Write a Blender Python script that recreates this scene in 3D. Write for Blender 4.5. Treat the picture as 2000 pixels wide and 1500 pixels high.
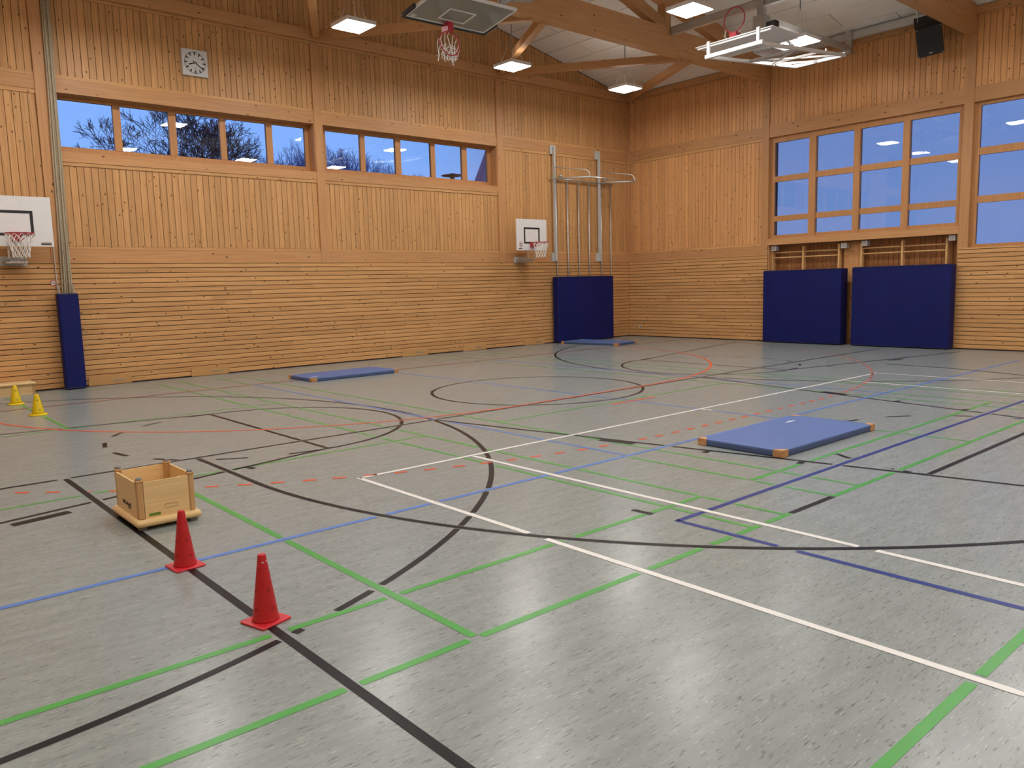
import bpy, math, random
from mathutils import Vector, Matrix

# ------------------------------------------------------------------ scene, camera, sky, exposure
for o in list(bpy.data.objects):
    bpy.data.objects.remove(o)
scn = bpy.context.scene
COL = scn.collection
rnd = random.Random(7)
PI = math.pi

CAM = Vector((-20.183, -17.288, 1.780))
YAW, PITCH, ROLL = 0.857627511, 0.124952966, 0.0263592485
FOC = 1540.881
def cam_matrix():
    fwd = Vector((math.cos(YAW)*math.cos(PITCH), math.sin(YAW)*math.cos(PITCH), -math.sin(PITCH)))
    right = Vector((math.sin(YAW), -math.cos(YAW), 0))
    down = fwd.cross(right)
    c, s = math.cos(ROLL), math.sin(ROLL)
    r2 = c*right + s*down
    d2 = -s*right + c*down
    m = Matrix.Identity(4)
    for i in range(3):
        m[i][0] = r2[i]; m[i][1] = -d2[i]; m[i][2] = -fwd[i]; m[i][3] = CAM[i]
    return m
cd = bpy.data.cameras.new('camera')
cam = bpy.data.objects.new('camera', cd)
COL.objects.link(cam)
cam.matrix_world = cam_matrix()
cd.sensor_fit = 'HORIZONTAL'; cd.sensor_width = 36.0
cd.lens = FOC/2000*36.0
cd.clip_start = 0.05; cd.clip_end = 500
scn.camera = cam

scn.view_settings.view_transform = 'Standard'
scn.view_settings.look = 'None'
scn.view_settings.gamma = 1.0
scn.view_settings.use_curve_mapping = False
scn.view_settings.exposure = -0.06
cy = scn.cycles                       # light paths: interreflection kept, caustic fireflies dropped
cy.max_bounces = 5; cy.diffuse_bounces = 3; cy.glossy_bounces = 2; cy.transparent_max_bounces = 8
cy.use_adaptive_sampling = True; cy.adaptive_threshold = 0.02
cy.caustics_reflective = False; cy.caustics_refractive = False; cy.blur_glossy = 0.5
LAMP = 76.0            # radiance of the LED panels
LAMP_UP = 5.5          # weak upward glow added on the housings to brighten the ceiling

w = bpy.data.worlds.new('dusk_sky')
scn.world = w
w.use_nodes = True
nt = w.node_tree
nt.nodes.clear()
wo = nt.nodes.new('ShaderNodeOutputWorld')
bg = nt.nodes.new('ShaderNodeBackground')
tc = nt.nodes.new('ShaderNodeTexCoord')
sp = nt.nodes.new('ShaderNodeSeparateXYZ')
rp = nt.nodes.new('ShaderNodeValToRGB')
rp.color_ramp.elements[0].position = 0.0
rp.color_ramp.elements[0].color = (0.27, 0.50, 1.0, 1)
rp.color_ramp.elements[1].position = 0.6
rp.color_ramp.elements[1].color = (0.17, 0.38, 0.95, 1)
nt.links.new(tc.outputs['Generated'], sp.inputs[0])
nt.links.new(sp.outputs['Z'], rp.inputs[0])
nt.links.new(rp.outputs[0], bg.inputs[0])
bg.inputs[1].default_value = 1.27
nt.links.new(bg.outputs[0], wo.inputs[0])

# ------------------------------------------------------------------ materials
MATS = {}
def srgb(r, g, b):
    f = lambda v: ((v/255+0.055)/1.055)**2.4 if v > 10 else v/255/12.92
    return (f(r), f(g), f(b), 1)
def newmat(name):
    m = bpy.data.materials.new(name); m.use_nodes = True
    MATS[name] = m
    n = m.node_tree.nodes; n.clear()
    out = n.new('ShaderNodeOutputMaterial'); p = n.new('ShaderNodeBsdfPrincipled')
    m.node_tree.links.new(p.outputs[0], out.inputs[0])
    return m, n, m.node_tree.links, p
def plain(name, col, rough=0.5, metal=0.0, var=0.08, scale=6.0, spec=0.5, bump=0.0):
    """Principled surface whose colour wanders a little with noise."""
    m, n, l, p = newmat(name)
    t = n.new('ShaderNodeTexCoord'); nz = n.new('ShaderNodeTexNoise')
    nz.inputs['Scale'].default_value = scale; nz.inputs['Detail'].default_value = 4
    r = n.new('ShaderNodeValToRGB')
    e = r.color_ramp.elements
    e[0].position = 0.3; e[1].position = 0.7
    e[0].color = tuple(c*(1-var) for c in col[:3])+(1,)
    e[1].color = tuple(min(1, c*(1+var)) for c in col[:3])+(1,)
    l.new(t.outputs['Object'], nz.inputs['Vector']); l.new(nz.outputs['Fac'], r.inputs[0])
    l.new(r.outputs[0], p.inputs['Base Color'])
    p.inputs['Roughness'].default_value = rough; p.inputs['Metallic'].default_value = metal
    p.inputs['Specular IOR Level'].default_value = spec
    if bump:
        b = n.new('ShaderNodeBump'); b.inputs['Strength'].default_value = bump
        l.new(nz.outputs['Fac'], b.inputs['Height']); l.new(b.outputs[0], p.inputs['Normal'])
    return m
def emit(name, col, strength):
    m, n, l, p = newmat(name)
    n.remove(p); e = n.new('ShaderNodeEmission')
    e.inputs[0].default_value = col; e.inputs[1].default_value = strength
    l.new(e.outputs[0], [x for x in n if x.type == 'OUTPUT_MATERIAL'][0].inputs[0])
    m.cycles.emission_sampling = 'FRONT'
    return m
def wood(name, axis, light, dark, knots=1.0, rough=0.45, across=9.0, along=5.5, tint=0.11):
    """Spruce: streaky grain along one axis, dark knots, every board its own shade."""
    m, n, l, p = newmat(name)
    t = n.new('ShaderNodeTexCoord'); oi = n.new('ShaderNodeObjectInfo')
    mul = n.new('ShaderNodeMath'); mul.operation = 'MULTIPLY'; mul.inputs[1].default_value = 91.7
    l.new(oi.outputs['Random'], mul.inputs[0])
    cmb = n.new('ShaderNodeCombineXYZ')
    for k in range(3): l.new(mul.outputs[0], cmb.inputs[k])
    add = n.new('ShaderNodeVectorMath'); add.operation = 'ADD'
    l.new(t.outputs['Object'], add.inputs[0]); l.new(cmb.outputs[0], add.inputs[1])
    def mapped(a, b):
        mp = n.new('ShaderNodeMapping')
        s = [b, b, b]; s['XYZ'.index(axis)] = a
        mp.inputs['Scale'].default_value = s
        l.new(add.outputs[0], mp.inputs['Vector'])
        return mp
    g = n.new('ShaderNodeTexNoise'); g.inputs['Scale'].default_value = 1.0; g.inputs['Detail'].default_value = 5
    l.new(mapped(1.3, 45).outputs[0], g.inputs['Vector'])
    gr = n.new('ShaderNodeValToRGB'); e = gr.color_ramp.elements
    e[0].position = 0.32; e[0].color = dark; e[1].position = 0.62; e[1].color = light
    l.new(g.outputs['Fac'], gr.inputs[0])
    # board tint
    mr = n.new('ShaderNodeMapRange'); mr.inputs['To Min'].default_value = 1-tint; mr.inputs['To Max'].default_value = 1+tint*0.7
    l.new(oi.outputs['Random'], mr.inputs['Value'])
    hs = n.new('ShaderNodeHueSaturation'); l.new(mr.outputs[0], hs.inputs['Value']); l.new(gr.outputs[0], hs.inputs['Color'])
    col = hs.outputs[0]
    if knots:
        v = n.new('ShaderNodeTexVoronoi'); v.inputs['Scale'].default_value = 1.0
        l.new(mapped(along, across).outputs[0], v.inputs['Vector'])
        kr = n.new('ShaderNodeMapRange')
        kr.inputs['From Min'].default_value = 0.095; kr.inputs['From Max'].default_value = 0.155
        kr.inputs['To Min'].default_value = 1; kr.inputs['To Max'].default_value = 0
        l.new(v.outputs['Distance'], kr.inputs['Value'])
        sc = n.new('ShaderNodeSeparateColor'); l.new(v.outputs['Color'], sc.inputs[0])
        gt = n.new('ShaderNodeMath'); gt.operation = 'LESS_THAN'; gt.inputs[1].default_value = 0.72*knots
        l.new(sc.outputs[0], gt.inputs[0])
        km = n.new('ShaderNodeMath'); km.operation = 'MULTIPLY'; l.new(kr.outputs[0], km.inputs[0]); l.new(gt.outputs[0], km.inputs[1])
        km2 = n.new('ShaderNodeMath'); km2.operation = 'MULTIPLY'; km2.inputs[1].default_value = 0.85; l.new(km.outputs[0], km2.inputs[0])
        mx = n.new('ShaderNodeMix'); mx.data_type = 'RGBA'
        l.new(km2.outputs[0], mx.inputs[0]); l.new(col, mx.inputs[6]); mx.inputs[7].default_value = (0.075, 0.026, 0.010, 1)
        col = mx.outputs[2]
    l.new(col, p.inputs['Base Color'])
    p.inputs['Roughness'].default_value = rough
    p.inputs['Specular IOR Level'].default_value = 0.3
    return m

SPL, SPD = (0.64, 0.355, 0.150, 1), (0.51, 0.262, 0.098, 1)
SRL, SRD = (0.74, 0.390, 0.165, 1), (0.62, 0.300, 0.115, 1)
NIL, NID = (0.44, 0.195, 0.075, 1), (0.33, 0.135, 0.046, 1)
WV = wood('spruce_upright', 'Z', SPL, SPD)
WVN = wood('shaded_niche_boards', 'Z', NIL, NID)  # same boards darkened: the shade of the niche is put into the colour
WVR = wood('spruce_upright_warm_lit', 'Z', SRL, SRD)  # same spruce, redder and lighter: the end wall's light put into its colour
WX = wood('spruce_lengthwise', 'X', (0.67, 0.375, 0.158, 1), (0.55, 0.285, 0.108, 1), knots=0.8)
WY = wood('spruce_crosswise', 'Y', (0.67, 0.375, 0.158, 1), (0.55, 0.285, 0.108, 1), knots=0.8)
GX = wood('glulam_lengthwise', 'X', (0.60, 0.320, 0.142, 1), (0.51, 0.255, 0.105, 1), knots=0.45, across=8.0, along=4.0, tint=0.08)
GY = wood('glulam_crosswise', 'Y', (0.60, 0.320, 0.142, 1), (0.51, 0.255, 0.105, 1), knots=0.45, across=8.0, along=4.0, tint=0.08)
GZ = wood('glulam_upright', 'Z', (0.60, 0.320, 0.142, 1), (0.51, 0.255, 0.105, 1), knots=0.45, across=8.0, along=4.0, tint=0.08)
FRM = wood('window_frame_wood', 'Z', (0.58, 0.290, 0.120, 1), (0.48, 0.225, 0.084, 1), knots=0, tint=0.05)
FLAPW = wood('flap_wood', 'X', (0.60, 0.345, 0.138, 1), (0.53, 0.285, 0.108, 1), knots=0, tint=0.05)
BEECH = wood('birch_plywood', 'X', (0.80, 0.575, 0.290, 1), (0.71, 0.490, 0.225, 1), knots=0, tint=0.04)
BEECHD = wood('beech_solid', 'Z', (0.58, 0.36, 0.165, 1), (0.49, 0.285, 0.120, 1), knots=0, tint=0.04)
RUNGW = wood('ash_rungs', 'Y', (0.78, 0.48, 0.20, 1), (0.68, 0.39, 0.15, 1), knots=0, tint=0.05)
BACK = plain('wall_substrate', (0.055, 0.020, 0.008, 1), 0.8)
PLAINW = wood('panelled_wall', 'Z', SPL, SPD)

# floor linoleum: grey green with fine flecks running lengthwise
def floor_mat():
    m, n, l, p = newmat('grey_linoleum')
    t = n.new('ShaderNodeTexCoord')
    def nz(scl, detail=3, sc=1.0):
        mp = n.new('ShaderNodeMapping'); mp.inputs['Scale'].default_value = scl
        mp.inputs['Rotation'].default_value = (0, 0, 0.06)
        x = n.new('ShaderNodeTexNoise'); x.inputs['Scale'].default_value = sc; x.inputs['Detail'].default_value = detail
        l.new(t.outputs['Object'], mp.inputs['Vector']); l.new(mp.outputs[0], x.inputs['Vector'])
        return x.outputs['Fac']
    def ramp(src, a, b, lo, hi):
        r = n.new('ShaderNodeMapRange'); r.inputs['From Min'].default_value = a; r.inputs['From Max'].default_value = b
        r.inputs['To Min'].default_value = lo; r.inputs['To Max'].default_value = hi
        l.new(src, r.inputs['Value']); return r.outputs[0]
    base = n.new('ShaderNodeValToRGB')
    e = base.color_ramp.elements
    e[0].position = 0.35; e[0].color = (0.250, 0.280, 0.276, 1)
    e[1].position = 0.68; e[1].color = (0.295, 0.328, 0.322, 1)
    l.new(nz((3, 14, 1), 5), base.inputs[0])
    col = base.outputs[0]
    for scl, a, b, k, c in (((13, 95, 1), 0.61, 0.66, 0.75, (0.115, 0.120, 0.108, 1)),
                            ((17, 110, 1), 0.62, 0.67, 0.50, (0.52, 0.52, 0.48, 1)),
                            ((6, 34, 1), 0.69, 0.73, 0.6, (0.14, 0.13, 0.11, 1))):
        mx = n.new('ShaderNodeMix'); mx.data_type = 'RGBA'
        mp = n.new('ShaderNodeVectorMath')
        l.new(ramp(nz(scl, 3), a, b, 0, k), mx.inputs[0])
        l.new(col, mx.inputs[6]); mx.inputs[7].default_value = c
        col = mx.outputs[2]
    l.new(col, p.inputs['Base Color'])
    l.new(ramp(nz((0.5, 0.7, 1), 4), 0.3, 0.7, 0.235, 0.265), p.inputs['Roughness'])
    p.inputs['Specular IOR Level'].default_value = 0.32
    return m
FLOOR = floor_mat()
LINE = {
    'white': plain('white_line_paint', (0.78, 0.77, 0.75, 1), 0.33, var=0.03, spec=0.25),
    'green': plain('green_line_paint', (0.085, 0.36, 0.075, 1), 0.30, var=0.06, spec=0.25),
    'black': plain('black_line_paint', (0.0085, 0.008, 0.009, 1), 0.36, var=0.15, spec=0.16),
    'blue': plain('light_blue_line_paint', (0.10, 0.22, 0.60, 1), 0.33, var=0.04, spec=0.25),
    'navy': plain('dark_blue_line_paint', (0.022, 0.045, 0.23, 1), 0.33, var=0.06, spec=0.25),
    'red': plain('orange_red_line_paint', (0.72, 0.105, 0.045, 1), 0.33, var=0.05, spec=0.25),
}
CEILM = plain('ceiling_board', (0.89, 0.855, 0.81, 1), 0.85, var=0.02, scale=2)
CEILG = plain('ceiling_joint', (0.09, 0.08, 0.07, 1), 0.9)
WHITE = plain('white_enamel', (0.80, 0.79, 0.78, 1), 0.35, var=0.015)
WHITED = plain('white_board_plastic', (0.77, 0.755, 0.76, 1), 0.45, var=0.02)
BLACK = plain('black_paint', (0.014, 0.013, 0.015, 1), 0.45, var=0.1)
GREYM = plain('galvanised_steel', (0.52, 0.52, 0.51, 1), 0.35, 0.75, var=0.08, scale=15)
GREYP = plain('grey_enamel', (0.55, 0.55, 0.54, 1), 0.4, var=0.03)
ALU = plain('aluminium_profile', (0.60, 0.59, 0.57, 1), 0.38, 0.55, var=0.04)
REDM = plain('hoop_red_enamel', (0.42, 0.025, 0.040, 1), 0.4, var=0.06)
NET = plain('net_cord', (0.80, 0.77, 0.72, 1), 0.8, var=0.05)
NAVY = plain('navy_mat_vinyl', (0.0068, 0.0110, 0.108, 1), 0.55, var=0.10, scale=2.5, bump=0.12, spec=0.2)
NAVYD = plain('navy_mat_edge', (0.009, 0.011, 0.055, 1), 0.5, var=0.1)
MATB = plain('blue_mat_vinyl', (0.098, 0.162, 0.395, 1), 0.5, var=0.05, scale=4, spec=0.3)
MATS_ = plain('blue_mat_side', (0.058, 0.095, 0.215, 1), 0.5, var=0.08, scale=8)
LEATHER = plain('tan_leather', (0.52, 0.265, 0.110, 1), 0.6, var=0.25, scale=30)
PRINT = plain('pale_print', (0.70, 0.74, 0.82, 1), 0.6)
CONER = plain('red_cone_plastic', (0.50, 0.012, 0.017, 1), 0.42, var=0.04)
CONERB = plain('red_cone_foot', (0.60, 0.022, 0.036, 1), 0.36, var=0.04)
CONEY = plain('yellow_cone_plastic', (0.80, 0.56, 0.004, 1), 0.38, var=0.04)
HOLER = plain('red_hole_shade', (0.36, 0.007, 0.009, 1), 0.7)
HOLEY = plain('yellow_hole_shade', (0.30, 0.19, 0.004, 1), 0.7)
RUBBER = plain('grey_rubber', (0.22, 0.22, 0.23, 1), 0.6, var=0.1)
ROPE = plain('hemp_rope', (0.44, 0.37, 0.26, 1), 0.85, var=0.2, scale=60, bump=0.3)
CLOCKF = plain('clock_dial', (0.62, 0.62, 0.62, 1), 0.5, var=0.02)
SPK = plain('speaker_grille', (0.012, 0.012, 0.016, 1), 0.6, var=0.2, scale=60)
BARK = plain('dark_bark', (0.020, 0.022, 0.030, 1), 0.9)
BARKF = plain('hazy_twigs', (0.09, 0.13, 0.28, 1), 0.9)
GROUND = plain('outside_lawn', (0.05, 0.08, 0.04, 1), 0.95)
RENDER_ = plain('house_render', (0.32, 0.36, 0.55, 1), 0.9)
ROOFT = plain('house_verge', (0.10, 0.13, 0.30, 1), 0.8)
STICK = plain('green_sticker', (0.13, 0.25, 0.03, 1), 0.5)
INK = plain('logo_ink', (0.05, 0.035, 0.022, 1), 0.6)
PANEL = emit('led_diffuser', (1.0, 0.972, 0.930, 1), LAMP)
PANELU = emit('led_added_glow', (1.0, 0.972, 0.930, 1), LAMP_UP)

def glass(name, tint):
    m, n, l, p = newmat(name)
    n.remove(p)
    out = [x for x in n if x.type == 'OUTPUT_MATERIAL'][0]
    tr = n.new('ShaderNodeBsdfTransparent'); tr.inputs[0].default_value = tint
    gl = n.new('ShaderNodeBsdfGlossy'); gl.inputs['Roughness'].default_value = 0.012
    fr = n.new('ShaderNodeFresnel'); fr.inputs[0].default_value = 1.5
    nz = n.new('ShaderNodeTexNoise'); nz.inputs['Scale'].default_value = 0.9
    t = n.new('ShaderNodeTexCoord'); l.new(t.outputs['Object'], nz.inputs['Vector'])
    b = n.new('ShaderNodeBump'); b.inputs['Strength'].default_value = 0.02; b.inputs['Distance'].default_value = 0.05
    l.new(nz.outputs['Fac'], b.inputs['Height']); l.new(b.outputs[0], gl.inputs['Normal'])
    mx = n.new('ShaderNodeMixShader')
    l.new(fr.outputs[0], mx.inputs[0]); l.new(tr.outputs[0], mx.inputs[1]); l.new(gl.outputs[0], mx.inputs[2])
    l.new(mx.outputs[0], out.inputs[0])
    return m
GLASSL = glass('clear_pane', (0.97, 0.98, 1, 1))
GLASSR = glass('sun_control_pane', (0.86, 0.84, 0.86, 1))
GLASSB = glass('backboard_acrylic', (0.90, 0.92, 0.90, 1))
def haze(m, amount):
    n = m.node_tree.nodes; l = m.node_tree.links
    out = [x for x in n if x.type == 'OUTPUT_MATERIAL'][0]; src = out.inputs[0].links[0].from_socket
    d = n.new('ShaderNodeBsdfDiffuse'); d.inputs[0].default_value = (0.62, 0.63, 0.56, 1)
    t2 = n.new('ShaderNodeBsdfTranslucent'); t2.inputs[0].default_value = (0.62, 0.63, 0.56, 1)
    a = n.new('ShaderNodeAddShader'); mx = n.new('ShaderNodeMixShader'); mx.inputs[0].default_value = amount
    l.new(d.outputs[0], a.inputs[0]); l.new(t2.outputs[0], a.inputs[1])
    l.new(src, mx.inputs[1]); l.new(d.outputs[0], mx.inputs[2]); l.new(mx.outputs[0], out.inputs[0])
haze(GLASSB, 0.34)

# ------------------------------------------------------------------ mesh helpers
class MB:
    def __init__(s): s.v = []; s.f = []
    def quadmesh(s, v, f):
        b = len(s.v); s.v += [tuple(x) for x in v]; s.f += [tuple(i+b for i in q) for q in f]; return s
    def box(s, x0, x1, y0, y1, z0, z1):
        if x0 > x1: x0, x1 = x1, x0
        if y0 > y1: y0, y1 = y1, y0
        if z0 > z1: z0, z1 = z1, z0
        v = [(x0,y0,z0),(x1,y0,z0),(x1,y1,z0),(x0,y1,z0),(x0,y0,z1),(x1,y0,z1),(x1,y1,z1),(x0,y1,z1)]
        return s.quadmesh(v, [(0,3,2,1),(4,5,6,7),(0,1,5,4),(1,2,6,5),(2,3,7,6),(3,0,4,7)])
    def prism(s, poly, axis, a, b):
        """poly: list of (u,v); extruded along axis from a to b. axis X:(y,z) Y:(x,z) Z:(x,y)"""
        mk = {'X': lambda u, v, t: (t, u, v), 'Y': lambda u, v, t: (u, t, v), 'Z': lambda u, v, t: (u, v, t)}[axis]
        n = len(poly); area = sum(poly[i][0]*poly[(i+1) % n][1]-poly[(i+1) % n][0]*poly[i][1] for i in range(n))
        flip = (area > 0) != (axis != 'Y')
        if flip: poly = poly[::-1]
        v = [mk(u, w_, a) for u, w_ in poly]+[mk(u, w_, b) for u, w_ in poly]
        f = [tuple(range(n))[::-1], tuple(range(n, 2*n))]+[(i, (i+1) % n, n+(i+1) % n, n+i) for i in range(n)]
        if b < a: f = [q[::-1] for q in f]
        return s.quadmesh(v, f)
    def rbox(s, x0, x1, y0, y1, z0, z1, r, n=4):
        """box with rounded vertical corners and softened top and bottom edges"""
        def ring(rr, inset, z):
            pts = []
            for cx, cy, a0 in ((x1-r, y1-r, 0), (x0+r, y1-r, 90), (x0+r, y0+r, 180), (x1-r, y0+r, 270)):
                for k in range(n+1):
                    a = math.radians(a0+90*k/n)
                    pts.append((cx+(r-inset)*math.cos(a), cy+(r-inset)*math.sin(a), z))
            return pts
        e = min(r*0.8, (z1-z0)*0.45)
        rings = [ring(r, e, z0), ring(r, e*0.3, z0+e*0.3), ring(r, 0, z0+e), ring(r, 0, z1-e), ring(r, e*0.3, z1-e*0.3), ring(r, e, z1)]
        m = len(rings[0]); v = [p for q in rings for p in q]; f = [tuple(range(m))[::-1], tuple(range(5*m, 6*m))]
        for i in range(5):
            for j in range(m):
                f.append((i*m+j, i*m+(j+1) % m, (i+1)*m+(j+1) % m, (i+1)*m+j))
        return s.quadmesh(v, f)
    def tube(s, pts, r, n=8, cap=True, closed=False):
        pts = [Vector(p) for p in pts]; m = len(pts); v = []; f = []
        up = None
        rr = r if isinstance(r, (list, tuple)) else [r]*m
        for i, p in enumerate(pts):
            if closed: t = (pts[(i+1) % m]-pts[i-1]).normalized()
            else: t = (pts[min(i+1, m-1)]-pts[max(i-1, 0)]).normalized()
            if up is None:
                up = t.orthogonal().normalized()
            up = (up-t*up.dot(t))
            up = up.normalized() if up.length > 1e-6 else t.orthogonal().normalized()
            w_ = t.cross(up)
            for k in range(n):
                a = 2*PI*k/n
                v.append(p+(up*math.cos(a)+w_*math.sin(a))*rr[i])
        for i in range(m if closed else m-1):
            for k in range(n):
                i2 = (i+1) % m
                f.append((i*n+k, i*n+(k+1) % n, i2*n+(k+1) % n, i2*n+k))
        if cap and not closed:
            f.append(tuple(range(n))[::-1]); f.append(tuple(range((m-1)*n, m*n)))
        return s.quadmesh(v, f)
    def lathe(s, prof, n=24, c=(0, 0, 0)):
        v = []; f = []; m = len(prof)
        for r, z in prof:
            for k in range(n):
                a = 2*PI*k/n; v.append((c[0]+r*math.cos(a), c[1]+r*math.sin(a), c[2]+z))
        for i in range(m-1):
            for k in range(n):
                f.append((i*n+k, i*n+(k+1) % n, (i+1)*n+(k+1) % n, (i+1)*n+k))
        f.append(tuple(range(n))[::-1]); f.append(tuple(range((m-1)*n, m*n)))
        return s.quadmesh(v, f)
    def bar(s, a, b, w_, h):
        """square section bar from a to b, w_ sideways and h upwards"""
        a, b = Vector(a), Vector(b); t = (b-a).normalized()
        up = Vector((0, 0, 1)); up = (up-t*up.dot(t))
        up = up.normalized() if up.length > 1e-4 else Vector((1, 0, 0))
        sd = t.cross(up)
        v = []
        for p in (a, b):
            for i, j in ((-1, -1), (1, -1), (1, 1), (-1, 1)): v.append(p+sd*(i*w_/2)+up*(j*h/2))
        return s.quadmesh(v, [(0, 1, 2, 3), (7, 6, 5, 4), (0, 4, 5, 1), (1, 5, 6, 2), (2, 6, 7, 3), (3, 7, 4, 0)])
    def mesh(s, name, mat, smooth=False):
        me = bpy.data.meshes.new(name); me.from_pydata(s.v, [], s.f); me.update()
        me.materials.append(mat)
        if smooth:
            for p in me.polygons: p.use_smooth = True
        return me
    def build(s, name, mat, parent=None, smooth=False, loc=None):
        return put(name, s.mesh(name, mat, smooth), parent, loc)
def put(name, me, parent=None, loc=None):
    o = bpy.data.objects.new(name, me); COL.objects.link(o)
    if parent is not None: o.parent = parent
    if loc is not None: o.location = loc
    return o
def tag(o, label, cat, group=None):
    o['label'] = label; o['category'] = cat
    if group: o['group'] = group
    return o
def thing(name, label, cat, loc=(0, 0, 0), rotz=0, group=None):
    o = bpy.data.objects.new(name, None); COL.objects.link(o)
    o.empty_display_size = 0.1
    o.location = loc; o.rotation_euler = (0, 0, rotz)
    return tag(o, label, cat, group)
def struct(o, label=None):
    o['kind'] = 'structure'
    if label: o['label'] = label
    return o
def sroot(name, label):
    o = bpy.data.objects.new(name, None); COL.objects.link(o); o.empty_display_size = 0.1
    return struct(o, label)
def dup(root, loc, rotz=None, label=None, group=None):
    def cp(o, par):
        c = o.copy(); COL.objects.link(c); c.parent = par
        for ch in list(o.children): cp(ch, c)
        return c
    r = cp(root, None); r.location = loc
    if rotz is not None: r.rotation_euler = (0, 0, rotz)
    if label: r['label'] = label
    if group: r['group'] = group
    return r
def labelled(o, t): o['label'] = t; return o

# ------------------------------------------------------------------ boards (shared meshes)
_cache = {}
def board_mesh(kind, wd, ln, th, mat):
    """kind VL: upright on the left wall (front -Y); VR: upright on the right wall (front -X);
       HL / HR: lying boards on left / right wall. Local origin: lower left back corner of the front plane."""
    key = (kind, round(wd, 3), round(ln, 3), th, mat.name)
    if key in _cache: return _cache[key]
    c = 0.005 if kind[0] == 'V' else 0.006
    # profile in (across, depth): front at depth 0, back at th
    pr = [(0.0, th), (0.0, c), (c, 0.0), (wd-c, 0.0), (wd, c), (wd, th)]
    b = MB()
    if kind == 'VL': b.prism([(u, d) for u, d in pr], 'Z', 0, ln)
    if kind == 'VR': b.prism([(d, -u) for u, d in pr], 'Z', 0, ln)
    if kind == 'HL': b.prism([(d, u) for u, d in pr], 'X', 0, ln)
    if kind == 'HR': b.prism([(d, u) for u, d in pr], 'Y', 0, -ln)
    _cache[key] = b.mesh('board', mat)
    return _cache[key]
PITCH_V = 0.1262
def boards_left(parent, x0, x1, z0, z1, y=0.0, ztop=None):
    n = max(1, round((x1-x0)/PITCH_V)); p = (x1-x0)/n
    for i in range(n):
        xa = x0+i*p
        zt = z1 if ztop is None else ztop(xa+p/2)
        if zt-z0 < 0.05: continue
        put('board', board_mesh('VL', p-0.007, zt-z0, 0.02, WV), parent, (xa+0.0035, y, z0))
def boards_right(parent, y0, y1, z0, z1, x=0.0):
    """y0 > y1 (running towards the camera)"""
    n = max(1, round((y0-y1)/PITCH_V)); p = (y0-y1)/n
    for i in range(n):
        put('board', board_mesh('VR', p-0.007, z1-z0, 0.02, WVR), parent, (x, y0-i*p-0.0035, z0))
def dado_left(parent, x0, x1, z0, rows, y, skip=()):
    for r in range(rows):
        x = x0
        first = True
        while x < x1-0.01:
            L_ = rnd.choice((2.4, 3.0, 3.6, 4.2, 4.8))
            if first: L_ *= rnd.uniform(0.35, 1); first = False
            L_ = round(L_/0.3)*0.3 if L_ > 0.3 else 0.3
            e = min(x1, x+L_)
            if x1-e < 0.5: e = x1
            put('dado_board', board_mesh('HL', 0.1-0.011, round(e-x, 3)-0.002, 0.028, WX), parent, (x, y, z0+r*0.1+0.0055))
            x = e
def dado_right(parent, y0, y1, z0, rows, x):
    for r in range(rows):
        y = y0; first = True
        while y > y1+0.01:
            L_ = rnd.choice((2.4, 3.0, 3.6, 4.2, 4.8))
            if first: L_ *= rnd.uniform(0.35, 1); first = False
            L_ = round(L_/0.3)*0.3 if L_ > 0.3 else 0.3
            e = max(y1, y-L_)
            if e-y1 < 0.5: e = y1
            put('dado_board', board_mesh('HR', 0.1-0.011, round(y-e, 3)-0.002, 0.028, WY), parent, (x, y, z0+r*0.1+0.0055))
            y = e

# ------------------------------------------------------------------ the hall: floor and court lines
XW, YW = -22.1, -25.7         # far ends of the hall behind the camera
EAVE, SLOPE, RIDGE = 7.645, 0.213, -11.05
def roof_z(x): return EAVE-SLOPE*x if x > RIDGE else EAVE-SLOPE*(2*RIDGE-x)
floor = struct(MB().box(XW-0.3, 0.45, YW-0.3, 0.3, -0.2, 0.0).build('floor', FLOOR), 'grey green linoleum sports floor with flecks and court lines')

LINES = []   # (priority, colour, width, points)
def ln(pri, col, wd, *pts, dash=None): LINES.append((pri, col, wd, [Vector((p[0], p[1])) for p in pts], dash))
def arc(cx, cy, r, a0, a1, n=48):
    return [(cx+r*math.cos(math.radians(a0+(a1-a0)*k/n)), cy+r*math.sin(math.radians(a0+(a1-a0)*k/n))) for k in range(n+1)]
W5, W4 = 0.05, 0.042
# black: basketball lengthwise
ln(10, 'black', W5, (-18.55, -8.66), (-18.55, -19.5))
ln(9, 'black', W5, (-21.5, -8.64), (-18.62, -8.64))
ln(5, 'black', W5, (-18.5, -8.64), (-0.8, -8.64))
ln(9, 'black', W5, (-17.28, -8.70), *arc(-10.70, -10.18, 6.58, 181, 359, 90))
ln(6, 'black', W5, (-14.10, -8.66), (-12.71, -15.45), (-12.55, -16.2))
ln(6, 'black', W5, (-8.10, -8.66), (-9.45, -15.2))
ln(6, 'black', W5, (-12.86, -14.5), (-9.36, -14.5))
ln(4, 'black', W5, *arc(-11.1, -14.5, 1.8, 180, 0, 48), dash=(0.35, 0.40))
for s_ in (-1, 1):
    for yy, ln_ in ((-11.24, 0.43), (-12.47, 0.06), (-13.42, 0.06)):
        t0 = (-8.66-yy)/6.54*1.345
        xx = -11.1+s_*(3.0-t0+0.07)
        ln(11, 'black', 0.12, (xx, yy), (xx-s_*ln_*0.205, yy-ln_))
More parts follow.
